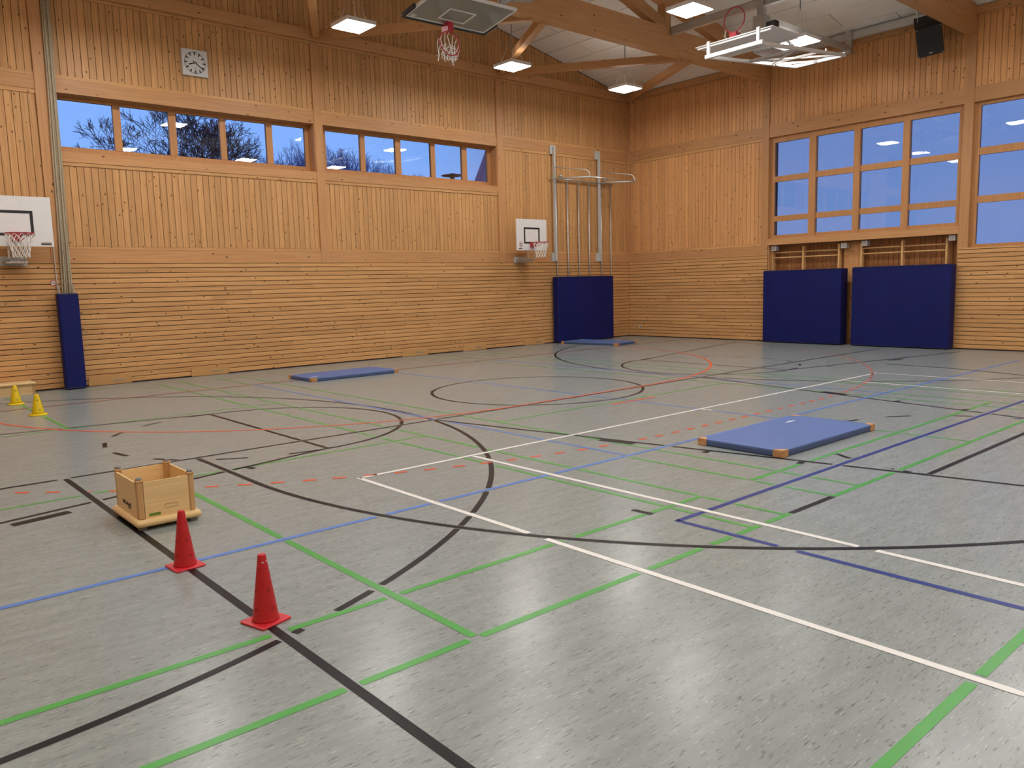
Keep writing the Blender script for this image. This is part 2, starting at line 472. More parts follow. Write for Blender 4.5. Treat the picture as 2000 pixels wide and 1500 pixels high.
# black: basketball crosswise, both ends
for c_, s_ in ((-20.39, 1), (-1.81, -1)):
    a = arc(c_, -7.46, 6.37, -95 if s_ > 0 else 275, 95 if s_ > 0 else 85, 96)
    ln(4, 'black', W5, *a)
    k = c_+s_*4.36
    ln(4, 'black', W5, (k, -5.64), (k, -9.27))
    ln(4, 'black', W5, *arc(k, -7.46, 1.82, -90 if s_ > 0 else 270, 90 if s_ > 0 else 90, 48))
    ln(4, 'black', W5, *arc(k, -7.46, 1.82, 90, 270 if s_ > 0 else -90, 48), dash=(0.35, 0.40))
    ln(4, 'black', W5, (k, -5.64), (k-s_*5.5, -4.52))
    ln(4, 'black', W5, (k, -9.27), (k-s_*5.5, -10.45))
    ln(11, 'black', 0.10, (k-s_*2.77, -10.02), (k-s_*3.2, -10.11))
    ln(11, 'black', 0.10, (k-s_*1.0, -9.58), (k-s_*1.06, -9.59))
ln(5, 'black', W5, *(arc(-11.11, -7.45, 1.79, 0, 360, 96)))
ln(4, 'black', 0.028, (-21.5, -2.64), (-0.8, -2.64))
# red: handball goal area
ln(7, 'red', W5, *arc(-12.6, -2.6, 6.0, 180, 270, 40), *arc(-9.6, -2.6, 6.0, 270, 360, 40))
ln(8, 'red', W5, *arc(-12.6, -2.6, 9.0, 182, 270, 60), *arc(-9.6, -2.6, 9.0, 270, 358, 60), dash=(0.145, 0.145))
ln(8, 'red', W5, (-11.6, -9.58), (-10.6, -9.58))
ln(6, 'red', 0.028, (-21.0, -2.56), (-0.9, -2.56))
# white
ln(8, 'white', W5, (-16.51, -10.80), (-5.71, -10.80))
ln(8, 'white', W5, (-16.51, -10.78), (-16.51, -16.33), (-5.71, -16.33), (-5.71, -10.83))
ln(8, 'white', W5, (-15.17, -10.84), (-15.17, -16.3))
ln(8, 'white', W5, (-7.07, -10.84), (-7.07, -16.3))
ln(8, 'white', W5, (-11.13, -10.84), (-11.13, -11.0))
# light blue
ln(8, 'blue', W5, (-22.0, -12.02), (-2.1, -12.02))
ln(5, 'blue', W4, (-14.07, -2.65), (-14.07, -11.98))
ln(5, 'blue', W4, (-8.13, -2.65), (-8.13, -11.98))
ln(5, 'blue', W4, (-11.13, -2.65), (-11.13, -11.98))
# dark blue
ln(7, 'navy', W5, (-15.53, -13.76), (-6.7, -13.76))
ln(7, 'navy', W5, (-15.53, -13.74), (-15.53, -19.0))
ln(11, 'black', W5, (-15.54, -13.33), (-15.53, -13.52))
# green
for yy in (-14.25,):
    ln(5, 'green', W5, (-22.0, yy), (-14.80, yy)); ln(5, 'black', W5, (-14.78, yy), (-14.14, yy)); ln(5, 'green', W5, (-14.12, yy), (-2.0, yy))
ln(5, 'green', W5, (-22.0, -13.48), (-14.85, -13.48))
ln(5, 'green', W5, (-14.11, -13.48), (-8.1, -13.48))
ln(5, 'green', W5, (-22.0, -16.12), (-2.0, -16.12))
ln(6, 'green', W5, (-17.84, -0.8), (-17.84, -5.30))
ln(6, 'green', W5, (-17.84, -9.52), (-17.84, -14.23))
for s_ in (0, 1):
    X_ = (lambda x: x) if not s_ else (lambda x: -22.22-x)
    ln(4, 'green', W4, (X_(-15.29), -0.75), (X_(-15.29), -14.22))
    ln(4, 'green', W4, (X_(-14.85), -0.75), (X_(-14.85), -14.22))
    ln(4, 'green', W4, (X_(-13.65), -0.75), (X_(-13.65), -14.22))
    ln(4, 'green', W4, (X_(-14.11), -0.75), (X_(-14.11), -2.6))
    ln(4, 'green', W4, (X_(-14.11), -12.06), (X_(-14.11), -14.22))
ln(4, 'green', W4, (-22.0, -9.50), (-14.87, -9.50))
ln(4, 'green', W4, (-13.63, -9.45), (-8.5, -9.45))
ln(4, 'green', W4, (-22.0, -5.36), (-14.87, -5.36))
ln(4, 'green', W4, (-11.12, -13.20), (-11.12, -14.22))
ln(3, 'green', 0.028, (-17.8, -0.75), (-4.4, -0.75))

def seg_dist(p, a, b):
    ab = b-a; t = max(0, min(1, (p-a).dot(ab)/max(ab.length_squared, 1e-9)))
    return (a+ab*t-p).length
def dense(pts, step=0.02):
    out = [pts[0]]
    for a, b in zip(pts, pts[1:]):
        n_ = max(1, int((b-a).length/step))
        for k in range(1, n_+1): out.append(a+(b-a)*(k/n_))
    return out
def bbox(pts): return (min(p.x for p in pts), max(p.x for p in pts), min(p.y for p in pts), max(p.y for p in pts))
BBS = [bbox(L_[3]) for L_ in LINES]
for i, (pri, colr, wd, pts, dash) in enumerate(LINES):
    d = dense(pts)
    s_acc = 0.0; keep = []
    others = [(L_, BBS[j]) for j, L_ in enumerate(LINES) if j != i and L_[4] is None and (L_[0] > pri or (L_[0] == pri and j < i))]
    for k, p in enumerate(d):
        if k: s_acc += (d[k]-d[k-1]).length
        ok = not (dash and (s_acc % (dash[0]+dash[1])) > dash[0])
        if ok and k > 3 and k < len(d)-4:
            for L_, bb in others:
                g_ = L_[2]/2+0.012
                if bb[0]-g_ < p.x < bb[1]+g_ and bb[2]-g_ < p.y < bb[3]+g_:
                    if any(seg_dist(p, a, b) < g_ for a, b in zip(L_[3], L_[3][1:])):
                        # only cut at real crossings, not where two lines run together
                        t_ = (d[min(k+1, len(d)-1)]-d[k-1]).normalized()
                        a, b = min(zip(L_[3], L_[3][1:]), key=lambda e: seg_dist(p, e[0], e[1]))
                        if abs(t_.cross((b-a).normalized())) > 0.25: ok = False; break
        keep.append(ok)
    b = MB(); z = 0.0006+0.0002*pri
    k = 0; straight = len(pts) == 2
    while k < len(d):
        if not keep[k]: k += 1; continue
        e = k
        while e+1 < len(d) and keep[e+1]: e += 1
        if e > k:
            idx = [k, e] if straight else list(range(k, e, 4))+[e]
            v = []
            for q in idx:
                t_ = (d[min(q+1, len(d)-1)]-d[max(q-1, 0)]).normalized(); nn = Vector((-t_.y, t_.x))*wd/2
                v += [(d[q].x-nn.x, d[q].y-nn.y, z), (d[q].x+nn.x, d[q].y+nn.y, z)]
            b.quadmesh(v, [(2*q, 2*q+2, 2*q+3, 2*q+1) for q in range(len(idx)-1)])
        k = e+1
    if b.v:
        o = b.build('court_line', LINE[colr], floor)
        o['label'] = {'white': 'white court line', 'green': 'green court line', 'black': 'black court line', 'blue': 'light blue court line',
                      'navy': 'dark blue court line', 'red': 'orange red court line'}[colr]

# ------------------------------------------------------------------ left wall (gable wall, plane y = 0)
POSTS = (-16.69, -11.03, -5.48)
PW = 0.10
wl = MB()
wl.box(XW, 0.4, 0.02, 0.34, 0, 4.50)
wl.box(XW, 0.4, 0.02, 0.34, 5.66, 7.45)
for a, b in ((XW, POSTS[0]+PW), (POSTS[1]-PW, POSTS[1]+PW), (POSTS[2]-PW, 0.4)): wl.box(a, b, 0.02, 0.34, 4.50, 5.66)
wl.box(XW, 0.0, -0.022, 0.02, 0, 2.42)
wall_left = struct(wl.build('wall_left', BACK), 'long timber clad wall with a high ribbon of windows')
dado_left(wall_left, -18.9, -0.051, 0.02, 24, -0.050)
MB().box(-22.0, -0.02, -0.062, 0.0, 2.418, 2.436).build('dado_cap', WX, wall_left)
MB().box(XW, -18.9, -0.050, -0.022, 0.02, 2.42).build('dado_panel', WX, wall_left)
for x in POSTS:
    MB().box(x-PW, x+PW, -0.045, 0.02, 2.436, 7.45).build('post', GZ, wall_left)
MB().box(-0.10, 0.0, -0.030, 0.02, 2.436, 7.45).build('corner_post', GZ, wall_left)
bays = [(-22.0, POSTS[0]-PW), (POSTS[0]+PW, POSTS[1]-PW), (POSTS[1]+PW, POSTS[2]-PW), (POSTS[2]+PW, -0.10)]
for i, (a, b) in enumerate(bays):
    MB().box(a, b, -0.030, 0.02, 2.436, 2.680).build('beam', GX, wall_left)
    MB().box(a, b, -0.018, 0.02, 2.684, 2.742).build('moulding', WX, wall_left)
    MB().box(a, b, -0.018, 0.02, 5.884, 5.945).build('moulding', WX, wall_left)
    av = max(a, -18.6)
    if i in (1, 2):
        MB().box(a, b, -0.030, 0.30, 5.617, 5.880).build('beam', GX, wall_left)
        MB().box(a, b, -0.030, 0.30, 4.342, 4.530).build('beam', GX, wall_left)
        MB().box(a, b, -0.018, 0.02, 4.274, 4.338).build('moulding', WX, wall_left)
        boards_left(wall_left, av, b, 2.746, 4.270)
    else:
        MB().box(a, b, -0.030, 0.02, 5.630, 5.880).build('beam', GX, wall_left)
        MB().box(a, b, -0.018, 0.02, 5.552, 5.626).build('moulding', WX, wall_left)
        boards_left(wall_left, av, b, 2.746, 5.548)
    boards_left(wall_left, av, b, 5.948, 7.45)
# gable above the tie beam
g = MB()
g.prism([(XW, 7.45), (0.4, 7.45), (0.4, EAVE), (0, EAVE), (RIDGE, roof_z(RIDGE)), (XW, roof_z(XW))], 'Y', 0.02, 0.34)
wall_gable = struct(g.build('wall_gable', BACK), 'timber boarded gable triangle above the tie beam')
MB().box(-22.0, -0.12, -0.10, 0.02, 7.46, 7.71).build('tie_beam', GX, wall_gable)
MB().box(-22.0, -0.12, -0.03, 0.02, 7.40, 7.455).build('moulding', WX, wall_gable)
boards_left(wall_gable, -14.0, -0.12, 7.715, 0, 0.0, ztop=lambda x: roof_z(x)-0.01)
MB().prism([(-22.0, 7.715), (-14.0, 7.715), (-14.0, roof_z(-14.0)), (-22.0, roof_z(-22.0))], 'Y', 0.0, 0.02).build('board_field', PLAINW, wall_gable)

# ribbon windows in the left wall
PZ0, PZ1 = 4.665, 5.570
def window_left(name, edges, x0, x1, label):
    r = sroot(name, label)
    f = MB()
    f.box(x0, x1, 0.27, 0.34, 5.555, 5.64); f.box(x0, x1, 0.27, 0.34, 4.50, 4.672)
    f.box(x0, edges[0][0]+0.005, 0.27, 0.34, 4.672, 5.555); f.box(edges[-1][1]-0.005, x1, 0.27, 0.34, 4.672, 5.555)
    f.build('window_frame', FRM, r)
    for (a, b), (c, d) in zip(edges, edges[1:]):
        MB().box(b-0.005, c+0.005, 0.26, 0.34, 4.672, 5.555).build('mullion', FRM, r)
    for a, b in edges:
        MB().box(a, b, 0.300, 0.306, 4.66, 5.565).build('pane', GLASSL, r)
        MB().box(a, b, 0.322, 0.328, 4.66, 5.565).build('pane', GLASSL, r)
    for xs in ((x0, x0+0.02), (x1-0.02, x1)):
        MB().box(xs[0], xs[1], -0.02, 0.27, 4.53, 5.617).build('reveal_board', FRM, r)
    return r
window_left('window_1', [(-16.385, -15.397), (-15.266, -14.314), (-14.18, -13.24), (-13.119, -12.178), (-12.046, -11.230)], POSTS[0]+PW, POSTS[1]-PW, 'ribbon window of five panes below the wall clock')
window_left('window_2', [(-10.700, -9.753), (-9.629, -8.729), (-8.577, -7.629), (-7.498, -6.589), (-6.432, -5.690)], POSTS[1]+PW, POSTS[2]-PW, 'ribbon window of five panes left of the climbing frame')

# ------------------------------------------------------------------ right wall (eaves wall, plane x = 0)
RP = (-5.0, -10.155, -15.30)
N0, N1 = -5.10, -10.052          # niche with the wall bars
wr = MB()
wr.box(0.02, 0.45, 0.0, N0, 0, 7.70)                       # bay next to the corner
wr.box(0.02, 0.45, N1, YW, 0, 2.35)                        # under the second window
wr.box(0.02, 0.45, RP[1]-PW+0.01, RP[1]+PW-0.01, 2.35, 7.70)
wr.box(0.02, 0.45, N0, YW, 5.66, 7.70)
wr.box(0.40, 0.46, N0, N1, 0, 2.70)                        # back of the niche
wr.box(0.02, 0.45, RP[2]-0.1, YW, 2.35, 5.66)
wr.box(-0.022, 0.02, 0, N0, 0, 2.42)
wr.box(-0.022, 0.02, N1, YW, 0, 2.36)
wall_right = struct(wr.build('wall_right', BACK), 'timber clad end wall with two grid windows')
dado_right(wall_right, -0.051, N0, 0.02, 24, -0.050)
dado_right(wall_right, N1, -13.2, 0.02, 23, -0.050)
MB().box(-0.050, -0.022, -13.2, YW, 0.02, 2.32).build('dado_panel', WY, wall_right)
MB().box(-0.062, 0.0, -0.02, N0, 2.418, 2.436).build('dado_cap', WY, wall_right)
MB().box(-0.062, 0.10, N1, YW, 2.325, 2.362).build('dado_cap', WY, wall_right)
for i, y in enumerate(RP[:2]):
    MB().box(-0.045, 0.062, y-PW-0.004, y+PW+0.004, 2.436 if i == 0 else 2.362, 7.66).build('post', GZ, wall_right)
MB().box(-0.030, 0.02, -0.10, 0.0, 2.436, 7.6).build('corner_post', GZ, wall_right)
for a, b in ((-0.10, RP[0]+PW),):
    MB().box(-0.030, 0.02, a, b, 2.436, 2.680).build('beam', GY, wall_right)
    MB().box(-0.018, 0.02, a, b, 2.684, 2.742).build('moulding', WY, wall_right)
    MB().box(-0.018, 0.02, a, b, 5.884, 5.945).build('moulding', WY, wall_right)
    MB().box(-0.030, 0.02, a, b, 5.630, 5.880).build('beam', GY, wall_right)
    MB().box(-0.018, 0.02, a, b, 5.552, 5.626).build('moulding', WY, wall_right)
    boards_right(wall_right, a, b, 2.746, 5.548)
    boards_right(wall_right, a, b, 5.948, 7.50)
for a, b in ((RP[0]-PW, RP[1]+PW), (RP[1]-PW, RP[2]+PW)):
    MB().box(-0.030, 0.12, a, b, 5.615, 5.950).build('beam', GY, wall_right)
    boards_right(wall_right, a, max(b, -13.0), 5.954, 7.50)
MB().box(0.0, 0.02, -13.0, YW, 5.954, 7.5).build('board_field', PLAINW, wall_right)
MB().box(-0.16, 0.02, -0.05, YW, 7.50, 7.66).build('eaves_beam', GY, wall_right)
MB().box(-0.050, 0.30, N0-0.002, N1+0.002, 2.690, 2.868).build('sill_beam', GY, wall_right)
# niche lining
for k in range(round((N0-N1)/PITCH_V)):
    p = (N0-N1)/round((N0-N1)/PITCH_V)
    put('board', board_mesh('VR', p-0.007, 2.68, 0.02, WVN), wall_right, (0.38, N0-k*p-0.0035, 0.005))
MB().box(-0.02, 0.40, N0-0.03, N0, 0, 2.69).build('niche_cheek', GZ, wall_right)
MB().box(-0.02, 0.40, N1, N1+0.03, 0, 2.69).build('niche_cheek', GZ, wall_right)
for k in range(4):
    put('board', board_mesh('VR', 0.128, 2.66, 0.02, WVR), wall_right, (0.26, -7.17-0.131*k, 0.01))
MB().box(-0.035, 0.26, -7.655, -7.60, 0.10, 2.0).build('niche_divider', GZ, wall_right)
MB().box(-0.045, 0.26, -7.66, -7.595, 0.0, 0.10).build('divider_foot', BEECH, wall_right)

def window_right(name, cols, rows, y0, y1, z0, z1, label):
    r = sroot(name, label)
    f = MB()
    ys = [c for c in cols]; 
    ya, yb = ys[0][0]-0.004, ys[-1][1]+0.004
    f.box(0.06, 0.15, ya, yb, rows[0][0]-0.004, z1); f.box(0.06, 0.15, ya, yb, z0, rows[-1][1]+0.004)
    f.box(0.06, 0.15, y0, ys[0][0]-0.004, z0, z1); f.box(0.06, 0.15, ys[-1][1]+0.004, y1, z0, z1)
    f.build('window_frame', FRM, r)
    for (a, b), (c, d) in zip(ys, ys[1:]):
        MB().box(0.02, 0.15, b+0.004, c-0.004, z0-0.03, rows[0][0]-0.004).build('mullion', FRM, r)
    for (t, bt), (t2, b2) in zip(rows, rows[1:]):
        for a, b in ys:
            MB().box(0.065, 0.15, a-0.004, b+0.004, t2-0.004, bt+0.004).build('transom', FRM, r)
    for a, b in ys:
        for t, bt in rows:
            MB().box(0.100, 0.106, a, b, bt, t).build('pane', GLASSR, r)
            MB().box(0.124, 0.130, a, b, bt, t).build('pane', GLASSR, r)
    return r
window_right('window_3', [(-5.226, -6.262), (-6.440, -7.475), (-7.625, -8.690), (-8.840, -9.936)], [(5.470, 4.555), (4.412, 3.479), (3.341, 2.955)],
             RP[0]-PW, RP[1]+PW, 2.86, 5.64, 'window of twelve panes above the wall bars')
window_right('window_4', [(-10.372, -11.42), (-11.60, -12.65), (-12.83, -13.85), (-14.03, -15.08)], [(5.540, 4.601), (4.445, 3.520), (3.370, 2.430)],
             RP[1]-PW, RP[2]+PW, 2.36, 5.64, 'grid window cut off at the right edge of the picture')

# ------------------------------------------------------------------ walls behind the camera
struct(MB().box(XW-0.3, XW, YW-0.3, 0.34, 0, 7.7).build('wall_back', PLAINW), 'timber wall behind the viewer')
fr_ = MB(); fr_.prism([(XW-0.3, 0), (0.45, 0), (0.45, EAVE), (0, EAVE), (RIDGE, roof_z(RIDGE)), (XW, roof_z(XW))], 'Y', YW-0.3, YW)
struct(fr_.build('wall_front', PLAINW), 'timber gable wall on the near side')

# ------------------------------------------------------------------ ceiling boards and roof timbers
c_ = MB()
for xa, xb in ((0.45, RIDGE), (RIDGE, XW-0.3)):
    za, zb = roof_z(xa), roof_z(xb)
    v = [(xa, 0.34, za+0.03), (xb, 0.34, zb+0.03), (xb, YW-0.3, zb+0.03), (xa, YW-0.3, za+0.03)]
    v += [(p[0], p[1], p[2]+0.15) for p in v]
    q = [(0, 1, 2, 3), (7, 6, 5, 4), (0, 4, 5, 1), (1, 5, 6, 2), (2, 6, 7, 3), (3, 7, 4, 0)]
    c_.quadmesh(v, q)
ceiling = struct(c_.build('ceiling', CEILG), 'sloping ceiling of pale acoustic boards')
CP, CL = 0.7125, 2.5
def tile_mesh(x0, x1, ln_):
    b = MB(); z0, z1 = -SLOPE*0, -SLOPE*(x1-x0)
    xa, xb = 0.013, (x1-x0)-0.013
    v = []
    for dz in (0, 0.028):
        for x, y in ((xa, 0.011), (xb, 0.011), (xb, ln_-0.011), (xa, ln_-0.011)): v.append((x, y, -SLOPE*x+dz))
    return b.quadmesh(v, [(0, 3, 2, 1), (4, 5, 6, 7), (0, 1, 5, 4), (1, 2, 6, 5), (2, 3, 7, 6), (3, 0, 4, 7)]).mesh('ceiling_board', CEILM)
TM = {}
for i in range(15):
    x1 = -0.03-i*CP; x0 = max(RIDGE, x1-CP)
    y = 0.0; k = 0
    while y > -16:
        l_ = CL if (k or i % 2) else CL*0.5
        key = (round(x1-x0, 3), l_)
        if key not in TM: TM[key] = tile_mesh(x0, x1, l_)
        put('ceiling_board', TM[key], ceiling, (x0, y-l_, roof_z(x0)))
        y -= l_; k += 1
big = MB()
for xa, xb, ya, yb in ((0.0, RIDGE, -17.5, YW), (RIDGE, XW, 0.0, YW)):
    big.quadmesh([(xa, ya, roof_z(xa)), (xb, ya, roof_z(xb)), (xb, yb, roof_z(xb)), (xa, yb, roof_z(xa)),
                  (xa, ya, roof_z(xa)+.02), (xb, ya, roof_z(xb)+.02), (xb, yb, roof_z(xb)+.02), (xa, yb, roof_z(xa)+.02)],
                 [(0, 1, 2, 3), (7, 6, 5, 4), (0, 4, 5, 1), (1, 5, 6, 2), (2, 6, 7, 3), (3, 7, 4, 0)])
big.build('ceiling_field', CEILM, ceiling)

def truss(name, y, label, detail):
    t = thing(name, label, 'roof truss', (0, y, 0))
    MB().box(-22.0, -0.05, -0.12, 0.12, 7.12, 7.70).build('bottom_chord', GX, t)
    for xa, xb in ((-0.05, RIDGE), (RIDGE, -22.0)):
        za, zb = roof_z(xa), roof_z(xb)
        v = []
        for yy in (-0.10, 0.10):
            v += [(xa, yy, za-0.40), (xb, yy, zb-0.40), (xb, yy, zb-0.01), (xa, yy, za-0.01)]
        MB().quadmesh(v, [(0, 1, 2, 3), (7, 6, 5, 4), (0, 4, 5, 1), (1, 5, 6, 2), (2, 6, 7, 3), (3, 7, 4, 0)]).build('rafter', GX, t)
    for x in (-4.5, -8.3, -11.05, -13.8, -17.6):
        MB().box(x-0.11, x+0.11, -0.11, 0.11, 7.70, roof_z(x)-0.35).build('web_post', GZ, t)
    for xa, xb in ((-4.6, -8.2), (-17.5, -13.9)):
        MB().bar((xa, 0, 7.74), (xb, 0, roof_z(xb)-0.45), 0.20, 0.26).build('web_diagonal', GX, t)
    return t
truss('roof_truss', -5.0, 'glulam roof truss with deep bottom chord crossing in front of the corner', True)
truss('roof_truss', -10.155, 'glulam roof truss whose end shows behind the loudspeaker', False)
truss('roof_truss', -15.30, 'glulam roof truss overhead behind the loudspeaker truss', False)
# V braces from the gable posts up to the first truss
def brace(a, b, label):
    o = MB().bar(a, b, 0.16, 0.17).build('roof_brace', GX)
    tag(o, label, 'roof brace', 'timber braces between gable wall and truss')
brace((-0.14, -0.12, 7.58), (-3.55, -5.0, 7.14), 'short timber brace rising from the hall corner to the truss')
brace((-5.46, -0.12, 7.58), (-3.85, -5.0, 7.14), 'timber brace from gable post to truss, passing below the lamp nearest the corner')
brace((-5.46, -0.12, 7.62), (-8.45, -5.0, 7.16), 'steep timber brace right of the glass backboard')
brace((-11.00, -0.12, 7.58), (-8.75, -5.0, 7.16), 'timber brace running behind the glass backboard')
brace((-11.00, -0.12, 7.60), (-13.7, -5.0, 7.16), 'timber brace climbing out of the picture left of the lamp')

# ------------------------------------------------------------------ LED panels
LZ = 6.90
proto = thing('ceiling_lamp', 'square LED lamp hanging in front of the gable at top left', 'lamp', (-11.73, -3.03, LZ), 0, 'square LED lamps')
MB().box(-0.325, 0.325, -0.325, 0.325, 0.012, 0.085).build('housing', WHITE, proto)
MB().box(-0.30, 0.30, -0.30, 0.30, 0.0, 0.012).build('diffuser', PANEL, proto)
MB().box(-0.27, 0.27, -0.27, 0.27, 0.085, 0.090).build('added_uplight', PANELU, proto)  # added glowing sheet on the housing, lifts ceiling and gable
allp = [((-7.26, -2.66), 'square LED lamp hanging right of the basketball net'),
        ((-3.34, -2.78), 'square LED lamp hanging nearest the hall corner'),
        ((-7.06, -7.62), 'square LED lamp at the top edge beside the folded basket hoop'),
        ((-3.40, -7.85), 'square LED lamp glaring through the folded white basket frame')]
for x in (-15.5, -19.7): allp.append(((x, -2.7), ''))
for x in (-11.5, -15.5, -19.7): allp.append(((x, -7.6), ''))
for y in (-12.75, -17.9, -23.0):
    for x in (-3.2, -7.1, -11.5, -15.5, -19.7): allp.append(((x, y), ''))
lamps = [proto]
for (x, y), lb in allp:
    if lb: lamps.append(dup(proto, (x, y, LZ), None, lb, 'square LED lamps'))
    else: lamps.append(dup(proto, (x, y, LZ), None, 'square LED lamp overhead outside the picture', 'square LED lamps outside the picture'))
for t in lamps:
    x = t.location.x; y = t.location.y
    zc = roof_z(x)-t.location.z
    MB().tube([(0, 0, 0.70), (0, 0, zc)], 0.014, 6).build('rod', RUBBER, t)
    b = MB()
    for sx, sy in ((-.2, -.2), (.2, -.2), (.2, .2), (-.2, .2)):
        b.tube([(sx, sy, 0.085), (0, 0, 0.72)], 0.0018, 4)
    b.build('suspension_wire', RUBBER, t)

# ------------------------------------------------------------------ hoops, nets, backboards
def hoop(parent, c, u, v, wv, drop, netlen=0.42, mouth=0.6):
    """c ring centre, u and v span the ring plane, wv: direction the net follows (Vector), built as rim + net"""
    c, u, v, wv = Vector(c), Vector(u), Vector(v), Vector(wv)
    R_ = 0.225
    rim = MB().tube([c+u*R_*math.cos(2*PI*k/32)+v*R_*math.sin(2*PI*k/32) for k in range(32)], 0.010, 8, closed=True).build('rim', REDM, parent, True)
    b = MB(); n = 12; rows = 5
    def pt(k, j):
        t = j/rows; rr = R_*(1-(1-mouth)*min(1, t*1.35))
        a = 2*PI*(k+0.5*(j % 2))/n
        rad = u*rr*math.cos(a)+v*rr*math.sin(a)
        # gravity: slide towards wv
        return c+rad*1.0+wv*(netlen*t)
    for k in range(n):
        for sgn in (0, -1):
            pts = []
            kk = k
            for j in range(rows+1):
                pts.append(pt(kk, j))
                if j % 2 == 0: kk = kk+sgn
                else: kk = kk+1+sgn
            b.tube(pts, 0.0065, 4)
    b.build('net', NET, rim)
    return rim
def wall_basket(x0, x1, z0, z1, label, logo):
    xc = (x0+x1)/2
    t = thing('basketball_backboard', label, 'backboard', (xc, -0.60, z0))
    hw = (x1-x0)/2; h = z1-z0
    bd = MB().box(-hw, hw, -0.012, 0.012, 0, h).build('board', WHITED, t)
    q = MB(); a = 0.30; zb, zt = 0.185, 0.635; wl_ = 0.05
    q.box(-a, a, -0.0145, -0.012, zb, zb+wl_); q.box(-a, a, -0.0145, -0.012, zt-wl_, zt)
    q.box(-a, -a+wl_, -0.0145, -0.012, zb+wl_, zt-wl_); q.box(a-wl_, a, -0.0145, -0.012, zb+wl_, zt-wl_)
    q.build('target_rectangle', BLACK, bd)
    MB().box(-0.075, 0.075, -0.11, -0.0125, 0.085, 0.225).build('rim_plate', REDM, t)
    hoop(t, (0, -0.375, 0.205), (1, 0, 0), (0, 1, 0), (0, 0, -1), 1)
    st = MB()
    for s_ in (-1, 1): st.tube([(s_*0.07, -0.08, 0.10), (s_*0.16, -0.42, 0.197)], 0.007, 6)
    st.build('rim_stay', REDM, t)
    sp_ = MB()
    for s_ in (-0.125, 0.125):
        sp_.tube([(s_, 0.03, h*0.7), (s_, 0.03, -0.22), (s_, 0.05, -0.25), (s_, 0.49, -0.25)], 0.020, 6)
    sp_.build('support_tube', GREYM, t)
    MB().box(-0.22, 0.22, 0.49, 0.53, -0.33, -0.16).build('wall_plate', GREYP, t)
    MB().box(-0.17, 0.17, 0.10, 0.49, -0.30, -0.26).build('support_arm', GREYM, t)
    if logo:
        e = MB().tube([(-hw+0.155+0.055*math.cos(2*PI*k/24), -0.0135, 0.155+0.075*math.sin(2*PI*k/24)) for k in range(24)], 0.006, 4, closed=True)
        e.build('emblem', REDM, bd)
        i_ = MB(); i_.box(-hw+0.145, -hw+0.165, -0.015, -0.012, 0.125, 0.185); i_.box(-hw+0.13, -hw+0.18, -0.015, -0.012, 0.115, 0.130); i_.box(-hw+0.13, -hw+0.18, -0.015, -0.012, 0.180, 0.195)
        i_.build('emblem_letter', INK, bd)
        MB().box(-hw+0.06, -hw+0.20, -0.014, -0.012, 0.035, 0.058).build('lettering', INK, bd)
        MB().box(-hw+0.225, -hw+0.30, -0.014, -0.012, 0.040, 0.050).build('lettering', GREYP, bd)
    else:
        MB().box(hw-0.21, hw-0.035, -0.014, -0.012, 0.022, 0.085).build('maker_plate', GREYM, bd)
        MB().box(hw-0.205, hw-0.04, -0.016, -0.014, 0.028, 0.058).build('maker_plate_print', INK, bd)
    return t
wall_basket(-18.04, -16.84, 2.702, 3.590, 'white wall backboard cut off at the left edge of the picture', False)
wall_basket(-5.445, -4.30, 2.735, 3.600, 'small white wall backboard with emblem beside the climbing poles', True)

# ------------------------------------------------------------------ clock
ck = thing('wall_clock', 'square pale grey wall clock with black hands above the ribbon window', 'clock', (-13.805, 0.0, 6.547))
MB().box(-0.262, 0.262, -0.075, 0.0, -0.265, 0.265).build('case', GREYP, ck)
MB().box(-0.250, 0.250, -0.080, -0.075, -0.253, 0.253).build('dial', CLOCKF, ck)
for k in range(60):
    a = 2*PI*k/60; r1 = 0.222
    big_ = k % 5 == 0
    r0 = 0.155 if big_ else 0.202
    s_ = Vector((math.sin(a), 0, math.cos(a))); n_ = Vector((math.cos(a), 0, -math.sin(a)))
    hw = 0.0125 if big_ else 0.005
    v = []
    for yy in (-0.080, -0.083):
        for rr, e in ((r0, -1), (r0, 1), (r1, 1), (r1, -1)): v.append(s_*rr+n_*hw*e+Vector((0, yy, 0)))
    MB().quadmesh(v, [(0, 1, 2, 3), (7, 6, 5, 4), (0, 4, 5, 1), (1, 5, 6, 2), (2, 6, 7, 3), (3, 7, 4, 0)]).build('hour_mark' if big_ else 'minute_mark', BLACK, ck)
def hand(name, deg, r0, r1, w0, w1, y, mat):
    a = math.radians(deg); s_ = Vector((math.sin(a), 0, math.cos(a))); n_ = Vector((math.cos(a), 0, -math.sin(a)))
    v = []
    for yy in (y, y-0.003):
        for rr, e, w_ in ((-r0, -1, w0), (-r0, 1, w0), (r1, 1, w1), (r1, -1, w1)): v.append(s_*rr+n_*w_*e+Vector((0, yy, 0)))
    MB().quadmesh(v, [(0, 1, 2, 3), (7, 6, 5, 4), (0, 4, 5, 1), (1, 5, 6, 2), (2, 6, 7, 3), (3, 7, 4, 0)]).build(name, mat, ck)
hand('hour_hand', 251, 0.045, 0.135, 0.011, 0.014, -0.085, BLACK)
hand('minute_hand', 127, 0.060, 0.205, 0.009, 0.011, -0.089, BLACK)
hand('second_hand', 52, 0.02, 0.16, 0.0035, 0.0025, -0.093, GREYM)
lg = MB()
for pa, pb in (((-0.018, -0.145), (0, -0.095)), ((0, -0.095), (0.018, -0.145))):
    lg.bar((pa[0], -0.0815, pa[1]), (pb[0], -0.0815, pb[1]), 0.004, 0.004)
lg.build('maker_mark', INK, ck)

